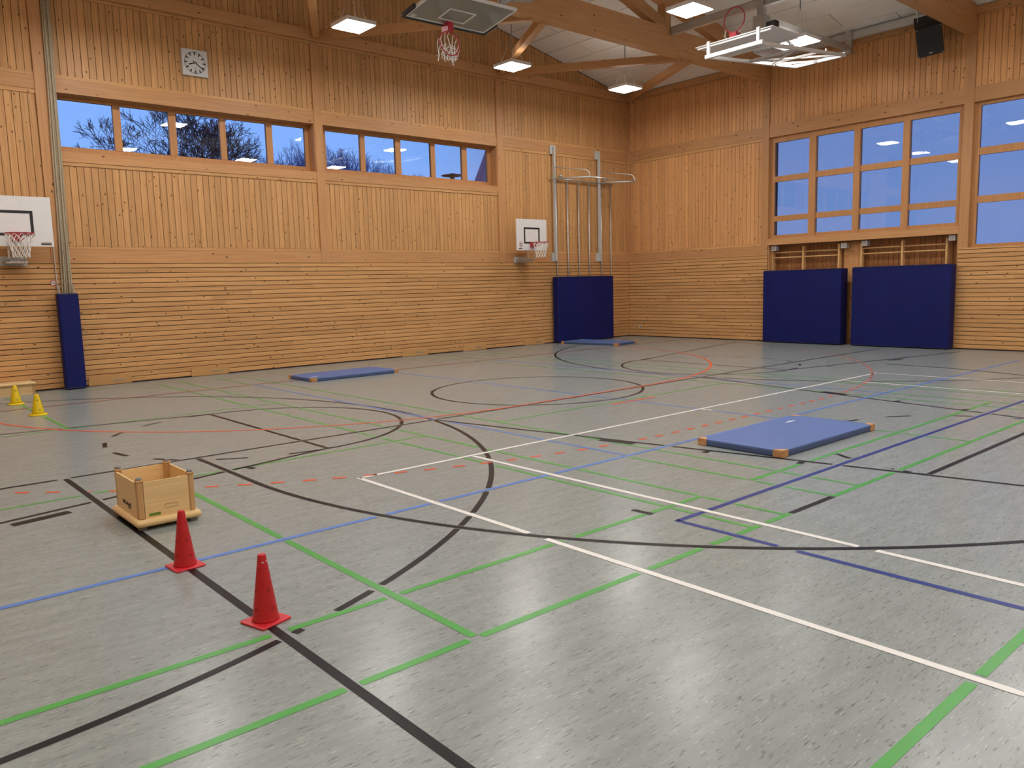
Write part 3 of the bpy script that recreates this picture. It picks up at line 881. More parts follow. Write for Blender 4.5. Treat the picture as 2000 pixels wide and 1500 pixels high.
# ------------------------------------------------------------------ gym mats
def gym_mat(label, c, rz, logo):
    t = thing('gym_mat', label, 'gym mat', (c[0], c[1], 0), rz, 'blue tumbling mats')
    MB().rbox(-1.0, 1.0, -0.5, 0.5, 0.0, 0.068, 0.02, 3).build('core', MATS_, t)
    tcv = MB().rbox(-0.997, 0.997, -0.497, 0.497, 0.055, 0.0725, 0.02, 3).build('top_cover', MATB, t)
    for sx in (-1, 1):
        for sy in (-1, 1):
            x0, x1 = sorted((sx*0.90, sx*1.006)); y0, y1 = sorted((sy*0.40, sy*0.506))
            b = MB()
            d = 0.11
            poly = [(sx*1.006, sy*0.506), (sx*(1.006-d), sy*0.506), (sx*(1.006-d*0.8), sy*(0.506-d*0.45)), (sx*(1.006-d*0.45), sy*(0.506-d*0.8)), (sx*1.006, sy*(0.506-d))]
            b.prism(poly, 'Z', 0.004, 0.0755)
            b.build('leather_corner', LEATHER, t)
    lx, ly = logo
    b = MB(); b.prism([(lx-0.10, ly-0.012), (lx+0.10, ly-0.012), (lx+0.10, ly+0.012), (lx-0.10, ly+0.012)], 'Z', 0.0725, 0.0735)
    b.prism([(lx-0.03, ly-0.02), (lx+0.03, ly-0.02), (lx, ly+0.045)], 'Z', 0.0725, 0.0737)
    b.build('printed_logo', PRINT, tcv)
    return t
gym_mat('blue tumbling mat lying alone on the near right of the floor', (-12.14, -12.725), 0.0, (0.55, 0.30))
gym_mat('blue tumbling mat lying near the wall under the ribbon windows', (-12.14, -2.68), 0.015, (-0.80, -0.22))
gym_mat('blue tumbling mat in front of the navy pad below the climbing poles', (-3.05, -1.43), math.radians(-83.7), (0.5, 0.3))

# ------------------------------------------------------------------ navy crash mats and pads
def crash_mat(label, x0, x1, y0, y1, h, cat='crash mat'):
    """x0<x1 y0<y1 footprint"""
    t = thing('crash_mat' if cat == 'crash mat' else 'wall_pad', label, cat, ((x0+x1)/2, (y0+y1)/2, 0))
    a, b = (x1-x0)/2, (y1-y0)/2
    m = MB().rbox(-a, a, -b, b, 0.012, h, 0.035, 3)
    m.build('body', NAVY, t)
    for z in (0.030, h-0.018):           # piped seam around the outline, one below and one above
        c4 = [(-a+0.01, -b+0.01), (a-0.01, -b+0.01), (a-0.01, b-0.01), (-a+0.01, b-0.01)]
        ring = []
        for (px, py) in c4:
            for dx, dy in (((1, 0), (0, 1)) if (px < 0) == (py > 0) else ((0, 1), (1, 0))):
                sx = 1 if px < 0 else -1; sy = 1 if py < 0 else -1
                ring.append((px-sx*0.012+dx*sx*0.03, py-sy*0.012+dy*sy*0.03, z))
        MB().tube(ring, 0.007, 5, closed=True).build('piping', NAVYD, t)
    return t
crash_mat('thick navy crash mat against the wall bars, narrower one nearer the corner', -0.36, 0.02, -7.41, -5.165, 1.985)
crash_mat('thick navy crash mat against the wall bars, wider one under the window', -0.36, -0.06, -10.045, -7.69, 2.0)
cp_ = crash_mat('navy crash mat standing in front of the climbing poles', -3.62, -1.16, -0.36, -0.115, 1.985)
wp = crash_mat('tall narrow navy pad covering the climbing ropes', -16.815, -16.455, -0.36, -0.150, 1.84, 'wall pad')

# ------------------------------------------------------------------ climbing poles
cl = thing('climbing_pole_frame', 'grey steel climbing pole frame on the wall above a navy mat', 'climbing frame', (-2.5, 0, 2.0))
ox, oz = 2.5, -2.0
for x in (-3.46, -1.52):
    MB().box(x+ox-0.030, x+ox+0.030, -0.15, -0.075, 2.45+oz, 5.78+oz).build('upright', GREYP, cl)
    MB().box(x+ox-0.11, x+ox+0.11, -0.075, -0.034, 5.58+oz, 5.83+oz).build('bracket', GREYP, cl)
    MB().box(x+ox-0.11, x+ox+0.11, -0.075, -0.034, 2.44+oz, 2.70+oz).build('bracket', GREYP, cl)
    MB().tube([(x+ox, -0.14, 4.86+oz), (x+ox+0.02, -1.55, 4.755+oz)], 0.026, 8).build('arm', GREYP, cl, True)
    MB().tube([(x+ox, -0.12, 5.20+oz), (x+ox+0.01, -1.40, 4.965+oz), (x+ox+0.015, -1.50, 4.90+oz), (x+ox+0.02, -1.55, 4.755+oz)], 0.014, 8).build('stay', GREYP, cl, True)
    MB().lathe([(0.0, -0.05), (0.05, -0.045), (0.06, 0), (0.05, 0.045), (0, 0.05)], 12, (x+ox+0.22, -0.16, 4.95+oz)).build('clamp', GREYM, cl, True)
MB().tube([(-3.60+ox, -0.098, 4.88+oz), (-0.90+ox, -0.098, 4.85+oz)], 0.026, 8).build('cross_tube', GREYM, cl, True)
MB().tube([(-3.44+ox, -1.55, 4.755+oz), (-1.50+ox, -1.55, 4.755+oz)], 0.014, 8).build('cross_tube', GREYM, cl, True)
for x, zt in ((-3.37, 4.88), (-2.90, 4.87), (-2.425, 4.87), (-1.965, 4.86), (-1.41, 4.86), (-0.965, 4.85)):
    MB().tube([(x+ox, -0.087, 0.02+oz), (x+ox, -0.087, zt-0.02+oz)], 0.021, 8).build('pole', GREYM, cl, True)

# ------------------------------------------------------------------ climbing ropes at the left
ORD = ('leftmost', 'second from left', 'middle', 'second from right', 'rightmost')
for k, (xb, xt, yy) in enumerate(((-16.705, -16.555, -0.082), (-16.662, -16.530, -0.107), (-16.620, -16.502, -0.082), (-16.578, -16.474, -0.107), (-16.536, -16.446, -0.082))):
    pts = [(xb+(xt-xb)*(j/14)**0.8+0.004*math.sin(j*1.3+k), yy, 0.4+(7.33-0.4)*j/14) for j in range(15)]
    o = MB().tube(pts, 0.017, 8).build('climbing_rope', ROPE, None, True)
    tag(o, 'hemp climbing rope, %s of the bundle behind the tall navy pad' % ORD[k], 'rope', 'climbing ropes at the left')
rl = thing('rope_rail', 'steel rail high on the wall carrying the climbing ropes', 'rail', (-16.5, 0, 7.36))
MB().tube([(-0.16, -0.094, 0.02), (0.20, -0.094, 0.02)], 0.03, 8).build('rail', GREYM, rl)
MB().box(-0.16, -0.09, -0.15, -0.047, -0.03, 0.09).build('bracket', GREYM, rl)
MB().box(0.13, 0.20, -0.15, -0.031, -0.03, 0.09).build('bracket', GREYM, rl)
rr_ = thing('rope_stay', 'thin grey steel holder beside the ropes above the navy pad', 'bracket', (-16.63, 0, 1.84))
MB().box(-0.118, -0.098, -0.148, -0.126, -0.5, 0.17).build('flat_bar', GREYM, rr_)
MB().box(0.135, 0.155, -0.148, -0.126, -0.5, 0.15).build('flat_bar', GREYM, rr_)
MB().box(-0.125, -0.112, -0.080, -0.064, -0.3, 0.90).build('cable_channel', GREYP, rr_)
# small round prohibition sign
sg = thing('round_sign', 'small round white prohibition sign on the dado beside the ropes', 'sign', (-16.805, -0.051, 2.045))
b = MB(); b.prism([(0.055*math.cos(2*PI*k/24), 0.055*math.sin(2*PI*k/24)) for k in range(24)], 'Y', 0.0, -0.004); b.build('disc', WHITED, sg)
MB().tube([(0.050*math.cos(2*PI*k/24), -0.005, 0.050*math.sin(2*PI*k/24)) for k in range(24)], 0.006, 5, closed=True).build('red_ring', REDM, sg)
MB().bar((-0.036, -0.006, 0.036), (0.036, -0.006, -0.036), 0.010, 0.004).build('red_bar', REDM, sg)
MB().bar((-0.030, -0.0052, -0.004), (0.030, -0.0052, 0.010), 0.018, 0.003).build('pictogram', INK, sg)

# ------------------------------------------------------------------ flaps at the foot of the left wall
for x0, x1, lb in ((-16.36, -15.56, 'wooden floor flap right beside the tall navy pad'),
                   (-14.355, -13.56, 'wooden floor flap second from the tall navy pad'),
                   (-9.005, -8.21, 'wooden floor flap right of the far tumbling mat'),
                   (-7.02, -6.22, 'wooden floor flap midway between far mat and climbing poles'),
                   (-4.77, -3.96, 'wooden floor flap next to the climbing pole mat')):
    t = thing('wall_flap', lb, 'flap', ((x0+x1)/2, -0.05, 0), 0, 'wooden flaps along the wall foot')
    hw = (x1-x0)/2
    MB().box(-hw, hw, -0.022, -0.001, 0.008, 0.185).build('panel', FLAPW, t)
    MB().box(0.04, 0.26, -0.030, -0.022, 0.080, 0.098).build('grip', GREYM, t)

# ------------------------------------------------------------------ wall bars in the niche
def wall_bars(label, ys, boxes):
    t = thing('wall_bars', label, 'wall bars', (0.15, ys[1], 0))
    y0 = ys[1]
    for y in ys:
        MB().box(-0.03, 0.09, y-y0-0.022, y-y0+0.022, 0.02, 2.62).build('upright', RUNGW, t)
    zs = [2.475, 2.335]+[1.90-0.14*k for k in range(13)]
    for z in zs:
        for a, b in zip(ys, ys[1:]):
            MB().tube([(0.005, a-y0-0.02, z), (0.005, b-y0+0.02, z)], 0.019, 8).build('rung', RUNGW, t, True)
    for yb, zb in boxes:
        lk = MB().box(-0.10, 0.05, yb-y0-0.075, yb-y0+0.075, zb-0.065, zb+0.065).build('lock_box', GREYP, t)
        MB().box(-0.108, -0.10, yb-y0-0.04, yb-y0+0.04, zb-0.035, zb+0.035).build('lock_plate', GREYM, lk)
    return t
wall_bars('wooden wall bars behind the narrower navy crash mat', (-5.16, -6.08, -7.09), [(-5.24, 2.60), (-7.255, 2.57)])
wall_bars('wooden wall bars behind the wider navy crash mat', (-7.69, -8.71, -9.74), [(-7.80, 2.60), (-9.88, 2.61)])

# ------------------------------------------------------------------ socket, speaker
sk = thing('wall_socket', 'tiny socket low on the end wall beside the corner', 'socket', (-0.05, -0.521, 0.31))
MB().box(-0.010, 0.0, -0.04, 0.04, -0.04, 0.04).build('plate', WHITED, sk)
b = MB(); b.prism([(0.022*math.cos(2*PI*k/16), 0.028*math.sin(2*PI*k/16)) for k in range(16)], 'X', -0.0125, -0.010); b.build('hole', BLACK, sk)

spk = thing('loudspeaker', 'black loudspeaker hung under the eaves of the end wall', 'loudspeaker', (-0.62, -9.47, 7.05))
spk.rotation_euler = (math.radians(-8), math.radians(-22), math.radians(24))
MB().rbox(-0.20, 0.16, -0.265, 0.265, -0.315, 0.315, 0.02, 2).build('cabinet', BLACK, spk)
MB().box(-0.214, -0.20, -0.25, 0.25, -0.30, 0.30).build('grille', SPK, spk)
MB().box(-0.218, -0.213, -0.03, 0.03, -0.262, -0.242).build('badge', GREYP, spk)
for sy in (-1, 1):
    for sz in (-1, 1):
        b = MB(); b.lathe([(0.0, -0.006), (0.011, -0.006), (0.011, 0.006), (0, 0.006)], 8, (-0.212, sy*0.235, sz*0.285)); b.build('screw', WHITE, spk)
MB().prism([(-0.05, 0.315), (0.10, 0.315), (0.16, 0.48), (0.10, 0.52), (-0.02, 0.42)], 'Y', -0.275, 0.275).build('bracket', BLACK, spk)
MB().tube([(0.0, 0.2, 0.40), (0.05, 0.2, 0.78)], 0.006, 5).build('cable', GREYM, spk)

# ------------------------------------------------------------------ ceiling rails and folded baskets
for x, lb in ((-4.40, 'aluminium ceiling rail carrying the near side of the folded white basket frame'),
              (-0.46, 'aluminium ceiling rail along the eaves behind the loudspeaker')):
    t = thing('ceiling_rail', lb, 'rail', (x, 0, 7.62), 0, 'rails of the folding basket')
    b = MB(); y0, y1 = -10.03, -5.13
    b.box(-0.05, 0.05, y0, y1, -0.09, -0.078); b.box(-0.05, 0.05, y0, y1, 0.078, 0.09); b.box(-0.01, 0.01, y0, y1, -0.078, 0.078)
    b.build('i_profile', ALU, t)
    for y in (-5.7, -9.4):
        MB().box(-0.015, 0.015, y-0.03, y+0.03, 0.09, roof_z(x)-7.62).build('hanger', GREYM, t)

def backboard_glass_folded():
    """board 1: folded up, face downwards, lower edge towards the gable"""
    t = thing('folded_basketball_hoop', 'clear basketball backboard folded up under the roof with red hoop', 'basketball hoop', (-10.735, -4.72, 6.70))
    t.rotation_euler = (math.radians(-8), 0, math.radians(-2))
    # local: X along board width, Y negative towards the camera (board top), Z up
    MB().box(-0.87, 0.87, -1.03, -0.03, 0.0, 0.012).build('panel', GLASSB, t)
    f = MB()
    for a in ((-0.90, 0.90, -0.04, 0.0), (-0.90, 0.90, -1.06, -1.02)): f.box(a[0], a[1], a[2], a[3], -0.006, 0.04)
    for a in ((-0.90, -0.86), (0.86, 0.90)): f.box(a[0], a[1], -1.02, -0.04, -0.006, 0.04)
    f.build('frame', WHITE, t)
    p = MB(); p.rbox(-0.945, 0.945, 0.0, 0.05, -0.03, 0.06, 0.02, 2)
    p.rbox(-0.95, -0.90, -0.40, 0.05, -0.03, 0.06, 0.02, 2); p.rbox(0.90, 0.95, -0.40, 0.05, -0.03, 0.06, 0.02, 2)
    p.build('edge_padding', BLACK, t)
    q = MB(); z = -0.002
    for a in ((-0.30, 0.30, -0.60, -0.56), (-0.30, 0.30, -0.20, -0.16), (-0.30, -0.26, -0.56, -0.20), (0.26, 0.30, -0.56, -0.20)): q.box(a[0], a[1], a[2], a[3], z, 0.0)
    q.build('target_rectangle', WHITE, t)
    MB().box(-0.065, 0.065, -0.15, 0.052, -0.16, -0.004).build('rim_plate', REDM, t)
    # ring in a vertical plane facing the gable, net hanging limp
    c = Vector((0.0, -0.06, -0.375))
    rim = MB().tube([c+Vector((0.225*math.cos(2*PI*k/32), 0, 0.225*math.sin(2*PI*k/32))) for k in range(32)], 0.011, 8, closed=True).build('rim', REDM, t, True)

    b = MB()
    rg = random.Random(3)
    for k in range(14):
        a = PI+PI*(k+0.5)/14 if k % 2 else PI*(k+0.5)/14
        p0 = c+Vector((0.225*math.cos(a), 0, 0.225*math.sin(a)))
        xe = 0.16*math.cos(a)+rg.uniform(-.05, .05)
        p3 = Vector((xe, c.y+0.10+rg.uniform(-.05, .08), c.z-0.27+rg.uniform(-.07, .05)))
        p1 = p0+Vector((rg.uniform(-.03, .03), 0.06, -0.06)); p2 = p3+Vector((rg.uniform(-.06, .06), 0.02, 0.14))
        b.tube([p0, p1, p2, p3, p3+Vector((rg.uniform(-.06, .06), 0, 0.04))], 0.0065, 4)
    for k in range(8):
        z_ = c.z-0.02-0.035*k; w_ = 0.17-0.008*k
        pts = [Vector((-w_+2*w_*j/8, c.y+0.07+0.03*math.sin(j*2+k), z_+0.04*math.sin(j*PI/1.0*0.9+k*1.7))) for j in range(9)]
        b.tube(pts, 0.006, 4)
    b.build('net', NET, rim)
    e = MB().tube([(-0.78+0.05*math.cos(2*PI*k/20), -0.10+0.04*math.sin(2*PI*k/20), -0.004) for k in range(20)], 0.008, 4, closed=True)
    e.bar((-0.80, -0.10, -0.004), (-0.76, -0.10, -0.004), 0.03, 0.004); e.build('emblem', WHITE, t)
    s = MB()
    for sx in (-0.6, 0.6):
        s.bar((sx, -0.05, 0.09), (sx, -1.35, 0.09), 0.06, 0.06)
    s.bar((-0.75, -0.25, 0.06), (0.75, -0.25, 0.06), 0.05, 0.05); s.bar((-0.75, -0.85, 0.06), (0.75, -0.85, 0.06), 0.05, 0.05)
    s.build('support_frame', GREYP, t)
    h_ = MB()
    for sx in (-0.6, 0.6): h_.bar((sx, -1.25, 0.10), (sx, -1.45, 0.62), 0.05, 0.05); h_.bar((sx, -0.30, 0.10), (sx, -0.36, 0.70), 0.04, 0.04)
    h_.bar((-1.5, -0.30, 0.72), (2.0, -0.30, 0.72), 0.06, 0.08)
    h_.bar((0.55, -0.95, 0.14), (1.30, -1.10, 0.25), 0.06, 0.05)
    h_.build('hanger_frame', GREYM, t)
backboard_glass_folded()

t = thing('folded_basketball_hoop', 'white basketball backboard and steel frame folded up beside the loudspeaker', 'basketball hoop', (-5.75, -7.70, 6.62))
MB().box(0.0, 1.05, -0.90, 0.90, 0.0, 0.022).build('board', WHITED, t)
for x in (0.03, 1.0): MB().bar((x, -0.86, -0.03), (x, 0.86, -0.03), 0.04, 0.03).build('board_batten', WHITE, t)
for y in (-0.70, 0.45):
    MB().box(-0.20, -0.16, y-0.03, y+0.03, -0.30, 0.0).build('hanger', WHITE, t)
fr = MB()
fr.bar((-0.20, -0.82, -0.30), (-0.20, 0.50, -0.30), 0.07, 0.07)
fr.bar((3.25, -0.75, 0.03), (3.25, 0.45, 0.03), 0.06, 0.06)
fr.bar((-0.20, 0.45, -0.30), (3.25, 0.45, 0.03), 0.07, 0.06)
fr.bar((-0.20, -0.72, -0.30), (3.25, -0.72, 0.03), 0.07, 0.06)
fr.build('swing_frame', WHITE, t)
fr = MB()
fr.bar((1.3, 0.42, -0.16), (1.3, -0.70, -0.16), 0.05, 0.05)
fr.bar((2.2, 0.42, -0.07), (2.2, -0.70, -0.07), 0.05, 0.05)
fr.bar((1.35, 0.40, -0.15), (3.2, -0.70, 0.03), 0.05, 0.04)
fr.bar((2.3, 0.40, -0.07), (3.2, -0.1, 0.03), 0.04, 0.04)
fr.bar((1.35, -0.66, -0.15), (2.15, 0.38, -0.07), 0.04, 0.04)
fr.build('cross_bracing', ALU, t)
MB().box(1.15, 1.75, -0.25, 0.25, -0.06, 0.02).build('gear_plate', GREYM, t)
# hangers up to the rails
hg = MB()
hg.bar((1.35, 0.18, 0.70), (5.29, 0.18, 0.70), 0.09, 0.12)
hg.build('carrier_beam', ALU, t)
for x in (1.35, 5.29):
    MB().box(x-0.06, x+0.06, 0.10, 0.26, 0.58, 1.14).build('clamp', GREYM, t)
MB().box(1.22, 1.48, 0.05, 0.31, 0.30, 0.72).build('winch', GREYM, t)
hg = MB(); hg.bar((1.35, -0.60, -0.10), (1.35, 0.15, 0.66), 0.05, 0.05); hg.bar((3.2, -0.72, 0.05), (5.2, 0.13, 0.66), 0.05, 0.05); hg.bar((3.2, 0.44, 0.05), (5.2, 0.20, 0.66), 0.045, 0.045)
hg.build('strut', WHITE, t)
for k in range(5):
    b = MB(); b.lathe([(0, -0.02), (0.022, -0.02), (0.022, 0.02), (0, 0.02)], 8, (0.2+0.75*k, -0.72 if k % 2 else 0.45, -0.20+0.07*k)); b.build('knob', GREYM, t)
MB().box(0.0, 0.16, -0.08, 0.08, 0.022, 0.11).build('rim_plate', REDM, t)
c = Vector((0.06, 0.0, 0.36))
rim = MB().tube([c+Vector((0, 0.24*math.cos(2*PI*k/32), 0.24*math.sin(2*PI*k/32))) for k in range(32)], 0.012, 8, closed=True).build('rim', REDM, t, True)
b = MB(); rg = random.Random(5)
for k in range(12):
    a = 2*PI*k/12; p0 = c+Vector((0, 0.225*math.cos(a), 0.225*math.sin(a)))
    if math.sin(a) > 0.3: continue
    b.tube([p0, p0+Vector((0.05, 0.03, -0.05)), Vector((0.10+rg.uniform(-.04, .08), p0.y*0.8+rg.uniform(-.04, .12), 0.06+rg.uniform(0, .05))), Vector((0.15, p0.y*0.5+0.1, 0.04))], 0.006, 4)
b.build('net', NET, rim)
MB().box(0.55, 0.70, -0.62, -0.42, 0.022, 0.30).build('spring_arm', BLACK, t)

# ------------------------------------------------------------------ cones
def cone_red(label, c, rz, chips):
    t = thing('marker_cone', label, 'cone', (c[0], c[1], 0), rz, 'red marker cones')
    H = 0.378
    MB().rbox(-0.098, 0.098, -0.098, 0.098, 0.0, 0.014, 0.012, 3).build('foot', CONERB, t)
    prof = [(0.074, 0.012), (0.071, 0.022), (0.066, 0.05), (0.0225, H-0.012), (0.021, H-0.003), (0.018, H)]
    MB().lathe(prof, 32).build('body', CONER, t, True)
    for k, (z, n, off) in enumerate(((0.085, 4, 0.35), (0.185, 4, 0.15), (0.30, 4, 0.5))):
        r = 0.066-(z-0.05)*(0.046/(H-0.062))
        for q in range(n):
            a = 2*PI*q/n+off-rz
            d_ = Vector((math.cos(a), math.sin(a), 0.15)).normalized(); s_ = Vector((-math.sin(a), math.cos(a), 0)); u_ = d_.cross(s_)
            p0 = Vector((math.cos(a)*r, math.sin(a)*r, z))
            rr = 0.011
            ring = [p0+d_*0.0015+s_*rr*math.cos(2*PI*j/12)+u_*rr*math.sin(2*PI*j/12) for j in range(12)]
            b = MB(); b.quadmesh(ring+[p-d_*0.006 for p in ring], [tuple(range(12)), tuple(range(23, 11, -1))]+[(j, (j+1) % 12, 12+(j+1) % 12, 12+j) for j in range(12)])
            b.build('hole', HOLER, t)
    if chips:
        for a, z in ((-1.85, 0.335), (-0.95, 0.337)):
            a -= rz
            r = 0.066-(z-0.05)*(0.046/(H-0.062)); p0 = Vector((math.cos(a)*r, math.sin(a)*r, z)); s_ = Vector((-math.sin(a), math.cos(a), 0))
            d_ = Vector((math.cos(a), math.sin(a), 0.15)).normalized()
            b = MB(); v = [p0+d_*0.002+s_*sx*0.006+Vector((0, 0, sz*0.007)) for sx, sz in ((-1, -1), (1, -0.6), (0.7, 1), (-0.8, 0.7))]
            b.quadmesh(v+[p-d_*0.004 for p in v], [(0, 1, 2, 3), (7, 6, 5, 4), (0, 4, 5, 1), (1, 5, 6, 2), (2, 6, 7, 3), (3, 7, 4, 0)]); b.build('white_scuff', WHITE, t)
    return t
cone_red('red perforated cone with white scuffs near its tip, nearest the viewer', (-18.535, -13.285), 0.27, True)
cone_red('red perforated cone beside the wooden crate', (-18.555, -12.075), 0.075, False)
def cone_yellow(label, c):
    t = thing('marker_cone', label, 'cone', (c[0], c[1], 0), 0, 'yellow marker cones')
    MB().lathe([(0.128, 0.0), (0.128, 0.012), (0.118, 0.022), (0.095, 0.030), (0.084, 0.030)], 32).build('foot', CONEY, t, True)
    MB().lathe([(0.086, 0.028), (0.080, 0.06), (0.034, 0.30), (0.028, 0.318), (0.020, 0.324)], 32).build('body', CONEY, t, True)
    for z, off in ((0.085, -1.4), (0.235, -1.6)):
        r = 0.080-(z-0.06)*(0.046/0.24)
        for q in range(4):
            a = PI/2*q+off
            d_ = Vector((math.cos(a), math.sin(a), 0.18)).normalized(); s_ = Vector((-math.sin(a), math.cos(a), 0)); u_ = d_.cross(s_)
            p0 = Vector((math.cos(a)*r, math.sin(a)*r, z))
            ring = [p0+d_*0.0015+s_*0.011*math.cos(2*PI*j/12)+u_*0.011*math.sin(2*PI*j/12) for j in range(12)]
            b = MB(); b.quadmesh(ring+[p-d_*0.006 for p in ring], [tuple(range(12)), tuple(range(23, 11, -1))]+[(j, (j+1) % 12, 12+(j+1) % 12, 12+j) for j in range(12)])
            b.build('hole', HOLEY, t)
cone_yellow('yellow perforated cone in front of the low wooden box', (-17.885, -1.86))
cone_yellow('yellow perforated cone nearer the red arc line', (-17.868, -3.565))

# ------------------------------------------------------------------ wooden crate (box element standing upside down)
cr = thing('wooden_crate', 'open wooden crate with grey rubber feet on its corner posts', 'crate', (-18.325, -10.735, 0))
MB().rbox(-0.245, 0.245, -0.345, 0.345, 0.028, 0.083, 0.034, 5).build('base_board', BEECH, cr, True)
hx, hy = 0.213, 0.300
for sx in (-1, 1):
    for sy in (-1, 1):
        px, py = sx*(hx-0.024), sy*(hy-0.024)
        ps = MB(); ps.rbox(px-0.024, px+0.024, py-0.024, py+0.024, 0.083, 0.372, 0.013, 4)
        p_ = ps.build('corner_post', BEECHD, cr)
        MB().rbox(px-0.029, px+0.029, py-0.029, py+0.029, 0.368, 0.390, 0.013, 3).build('post_cap', BEECHD, p_)
        b = MB(); b.lathe([(0.023, 0.390), (0.023, 0.398), (0.018, 0.401), (0.018, 0.407), (0.012, 0.408)], 20, (px, py, 0)); b.build('rubber_foot', RUBBER, p_, True)
        b = MB(); b.rbox(px-0.03, px+0.03, py-0.03, py+0.03, 0.0, 0.03, 0.01, 2); b.build('glider', RUBBER, cr)
for sy in (-1, 1):
    y = sy*(hy-0.0075)
    MB().box(-hx+0.0475, hx-0.0475, y-0.007, y+0.007, 0.083, 0.368).build('side_panel', BEECH, cr)
for sx in (-1, 1):
    x = sx*(hx-0.0075)
    MB().box(x-0.007, x+0.007, -hy+0.0475, hy-0.0475, 0.083, 0.368).build('side_panel', BEECH, cr)
# routed grip on the panel facing the viewer
def stadium(cx, cz, L_, R_, n=8):
    pts = []
    for k in range(n+1): a = -PI/2+PI*k/n; pts.append((cx+L_+R_*math.cos(a), cz+R_*math.sin(a)))
    for k in range(n+1): a = PI/2+PI*k/n; pts.append((cx-L_+R_*math.cos(a), cz+R_*math.sin(a)))
    return pts
st = stadium(0.028, 0.160, 0.036, 0.016)
st2 = stadium(0.028, 0.160, 0.036, 0.0125)
m_ = len(st); v = [(u, -hy-0.0015, z) for u, z in st]+[(u, -hy-0.0015, z) for u, z in st2]+[(u, -hy+0.004, z) for u, z in st]+[(u, -hy+0.004, z) for u, z in st2]
f_ = []
for k in range(m_):
    k2 = (k+1) % m_
    f_ += [(k, k2, m_+k2, m_+k), (2*m_+k, 3*m_+k, 3*m_+k2, 2*m_+k2), (k, 2*m_+k, 2*m_+k2, k2), (m_+k, m_+k2, 3*m_+k2, 3*m_+k)]
MB().quadmesh(v, f_).build('grip_slot', INK and BEECHD, cr)
MB().box(-0.140, -0.055, -hy-0.0012, -hy+0.001, 0.100, 0.122).build('green_sticker', STICK, cr)
lg = MB()
for k in range(11):
    y = 0.10-0.020*k
    hgt = rnd.choice((0.018, 0.024, 0.030)) if k not in (4,) else 0.012
    lg.box(-hx-0.001, -hx+0.001, y-0.008, y+0.006, 0.150, 0.150+hgt)
lg.box(-hx-0.001, -hx+0.001, -0.10, -0.02, 0.132, 0.142)
lg.build('printed_lettering', INK, cr)

# low wooden box at the left edge (same kind, right way up)
lb = thing('low_wooden_box', 'low wooden box with rounded top board by the wall at the left edge', 'box', (-17.72, -0.28, 0))
MB().rbox(-0.62, 0.385, -0.24, 0.20, 0.178, 0.232, 0.030, 5).build('top_board', BEECH, lb, True)
MB().box(-0.58, 0.335, -0.185, -0.17, 0.0, 0.18).build('side_panel', BEECH, lb)
MB().box(-0.58, 0.335, 0.13, 0.145, 0.0, 0.18).build('side_panel', BEECH, lb)
MB().box(0.335, 0.365, -0.20, 0.16, 0.0, 0.18).build('end_panel', BEECHD, lb)
MB().box(-0.61, -0.58, -0.20, 0.16, 0.0, 0.18).build('end_panel', BEECHD, lb)

# ------------------------------------------------------------------ outside the windows
struct(MB().box(-60, 60, 0.5, 90, -0.4, -0.05).build('ground_outside', GROUND), 'dusky lawn outside')
def tree(label, base, height, crown, seed, mat, levels=6, twig=0.012, spread=0.55, r0=None, group=None, split=3):
    rg = random.Random(seed)
    b = MB()
    tr = MB()
    def grow(p, d, L_, r, lev, mb):
        n_ = 3
        pts = [p]; q = p.copy(); dd = d.copy()
        for k in range(n_):
            dd = (dd+Vector((rg.uniform(-1, 1), rg.uniform(-1, 1), rg.uniform(-0.6, 0.9)))*0.16).normalized()
            q = q+dd*(L_/n_); pts.append(q.copy())
        r1 = max(twig*0.6, r*0.68)
        mb.tube(pts, [r+(r1-r)*k/n_ for k in range(n_+1)], 5 if lev > 3 else 3, cap=False)
        if lev <= 0: return
        for k in range(split if lev > 1 else split+1):
            a = rg.uniform(0, 2*PI); e = dd.orthogonal().normalized(); f__ = dd.cross(e)
            nd = (dd+(e*math.cos(a)+f__*math.sin(a))*rg.uniform(0.35, 1.0)*spread*1.5+Vector((0, 0, 0.05))).normalized()
            s_ = rg.choice((pts[-1], pts[-1], pts[-2], pts[-1]))
            grow(s_.copy(), nd, L_*rg.uniform(0.62, 0.84), r1*rg.uniform(0.6, 0.85), lev-1, b)
    p = Vector(base)
    t = thing('bare_tree', label, 'tree', base, 0, group)
    p = Vector((0, 0, 0))
    top = Vector((rg.uniform(-.2, .2), rg.uniform(-.2, .2), height*0.42))
    r0 = r0 or height*0.016
    tr.tube([p, top*0.5+Vector((0.08, 0, 0)), top], [r0*1.4, r0*1.1, r0], 8)
    for k in range(5):
        a = 2*PI*k/5+rg.uniform(-.4, .4)
        grow(top.copy(), Vector((math.cos(a)*spread*1.3, math.sin(a)*spread*1.3, 1)).normalized(), height*crown, r0*0.6, levels-1, b)
    tr.build('trunk', mat, t); b.build('branches', mat, t)
    return t
tree('dense dark bare tree behind the middle pane of the clock side window', (-10.75, 10.0, -0.05), 9.6, 0.128, 11, BARK, 7, 0.012, 0.62)
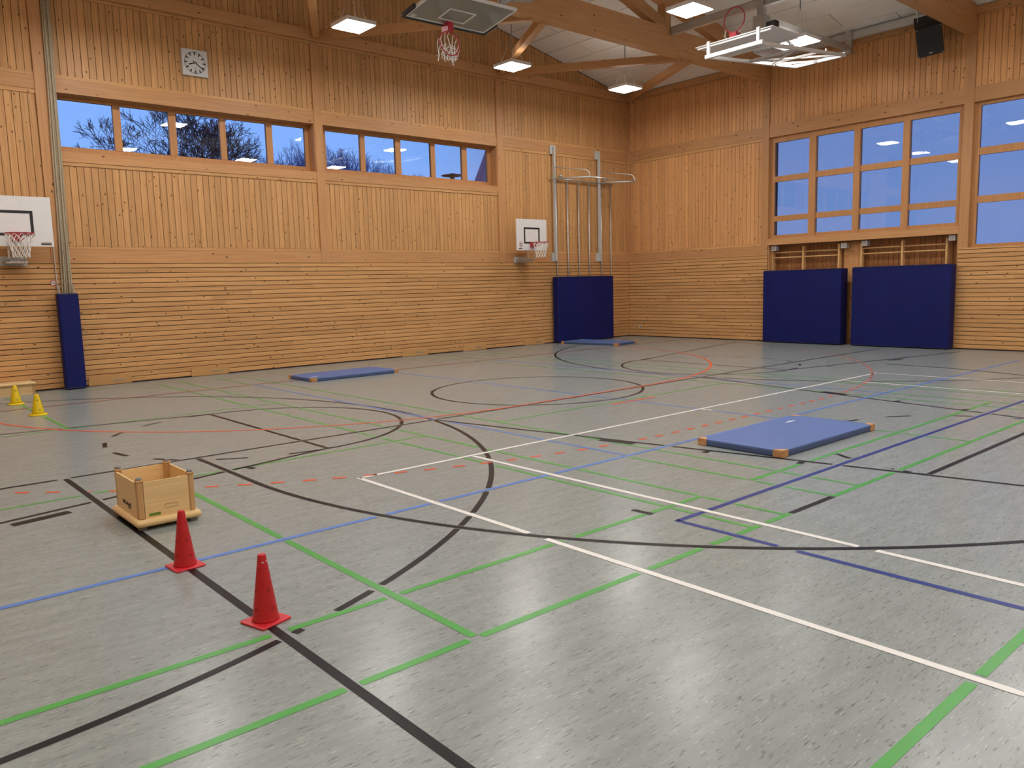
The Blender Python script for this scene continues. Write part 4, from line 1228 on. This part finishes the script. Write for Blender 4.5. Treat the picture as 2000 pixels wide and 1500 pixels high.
tree('loose bare tree reaching behind the second pane from the ropes', (-8.66, 18.0, -0.05), 11.0, 0.112, 4, BARK, 6, 0.012, 0.55)
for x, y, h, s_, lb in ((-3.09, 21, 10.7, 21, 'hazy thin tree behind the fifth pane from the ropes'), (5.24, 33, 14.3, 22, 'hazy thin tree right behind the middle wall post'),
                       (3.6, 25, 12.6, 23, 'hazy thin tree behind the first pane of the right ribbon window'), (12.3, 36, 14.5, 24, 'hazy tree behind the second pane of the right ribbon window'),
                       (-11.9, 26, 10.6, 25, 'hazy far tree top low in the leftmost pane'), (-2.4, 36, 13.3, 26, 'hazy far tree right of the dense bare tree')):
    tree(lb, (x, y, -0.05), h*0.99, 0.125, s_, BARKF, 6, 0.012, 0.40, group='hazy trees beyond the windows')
sl = thing('street_lamp', 'dark disc shaped street lamp seen through the fourth pane of the right ribbon window', 'street lamp', (1.91, 12.0, -0.05))
MB().tube([(0, 0, 0), (0, 0, 6.72)], 0.06, 8).build('pole', BARK, sl)
MB().lathe([(0.10, 6.66), (0.12, 6.76), (0.50, 6.79), (0.50, 6.815), (0.30, 6.84), (0.10, 6.90), (0.04, 6.90)], 24).build('lamp_head', BARK, sl, True)
hs = thing('neighbouring_house', 'pale house gable with sloping verge in the last pane of the right ribbon window', 'house', (11.63, 18.32, -0.05), math.radians(-42))
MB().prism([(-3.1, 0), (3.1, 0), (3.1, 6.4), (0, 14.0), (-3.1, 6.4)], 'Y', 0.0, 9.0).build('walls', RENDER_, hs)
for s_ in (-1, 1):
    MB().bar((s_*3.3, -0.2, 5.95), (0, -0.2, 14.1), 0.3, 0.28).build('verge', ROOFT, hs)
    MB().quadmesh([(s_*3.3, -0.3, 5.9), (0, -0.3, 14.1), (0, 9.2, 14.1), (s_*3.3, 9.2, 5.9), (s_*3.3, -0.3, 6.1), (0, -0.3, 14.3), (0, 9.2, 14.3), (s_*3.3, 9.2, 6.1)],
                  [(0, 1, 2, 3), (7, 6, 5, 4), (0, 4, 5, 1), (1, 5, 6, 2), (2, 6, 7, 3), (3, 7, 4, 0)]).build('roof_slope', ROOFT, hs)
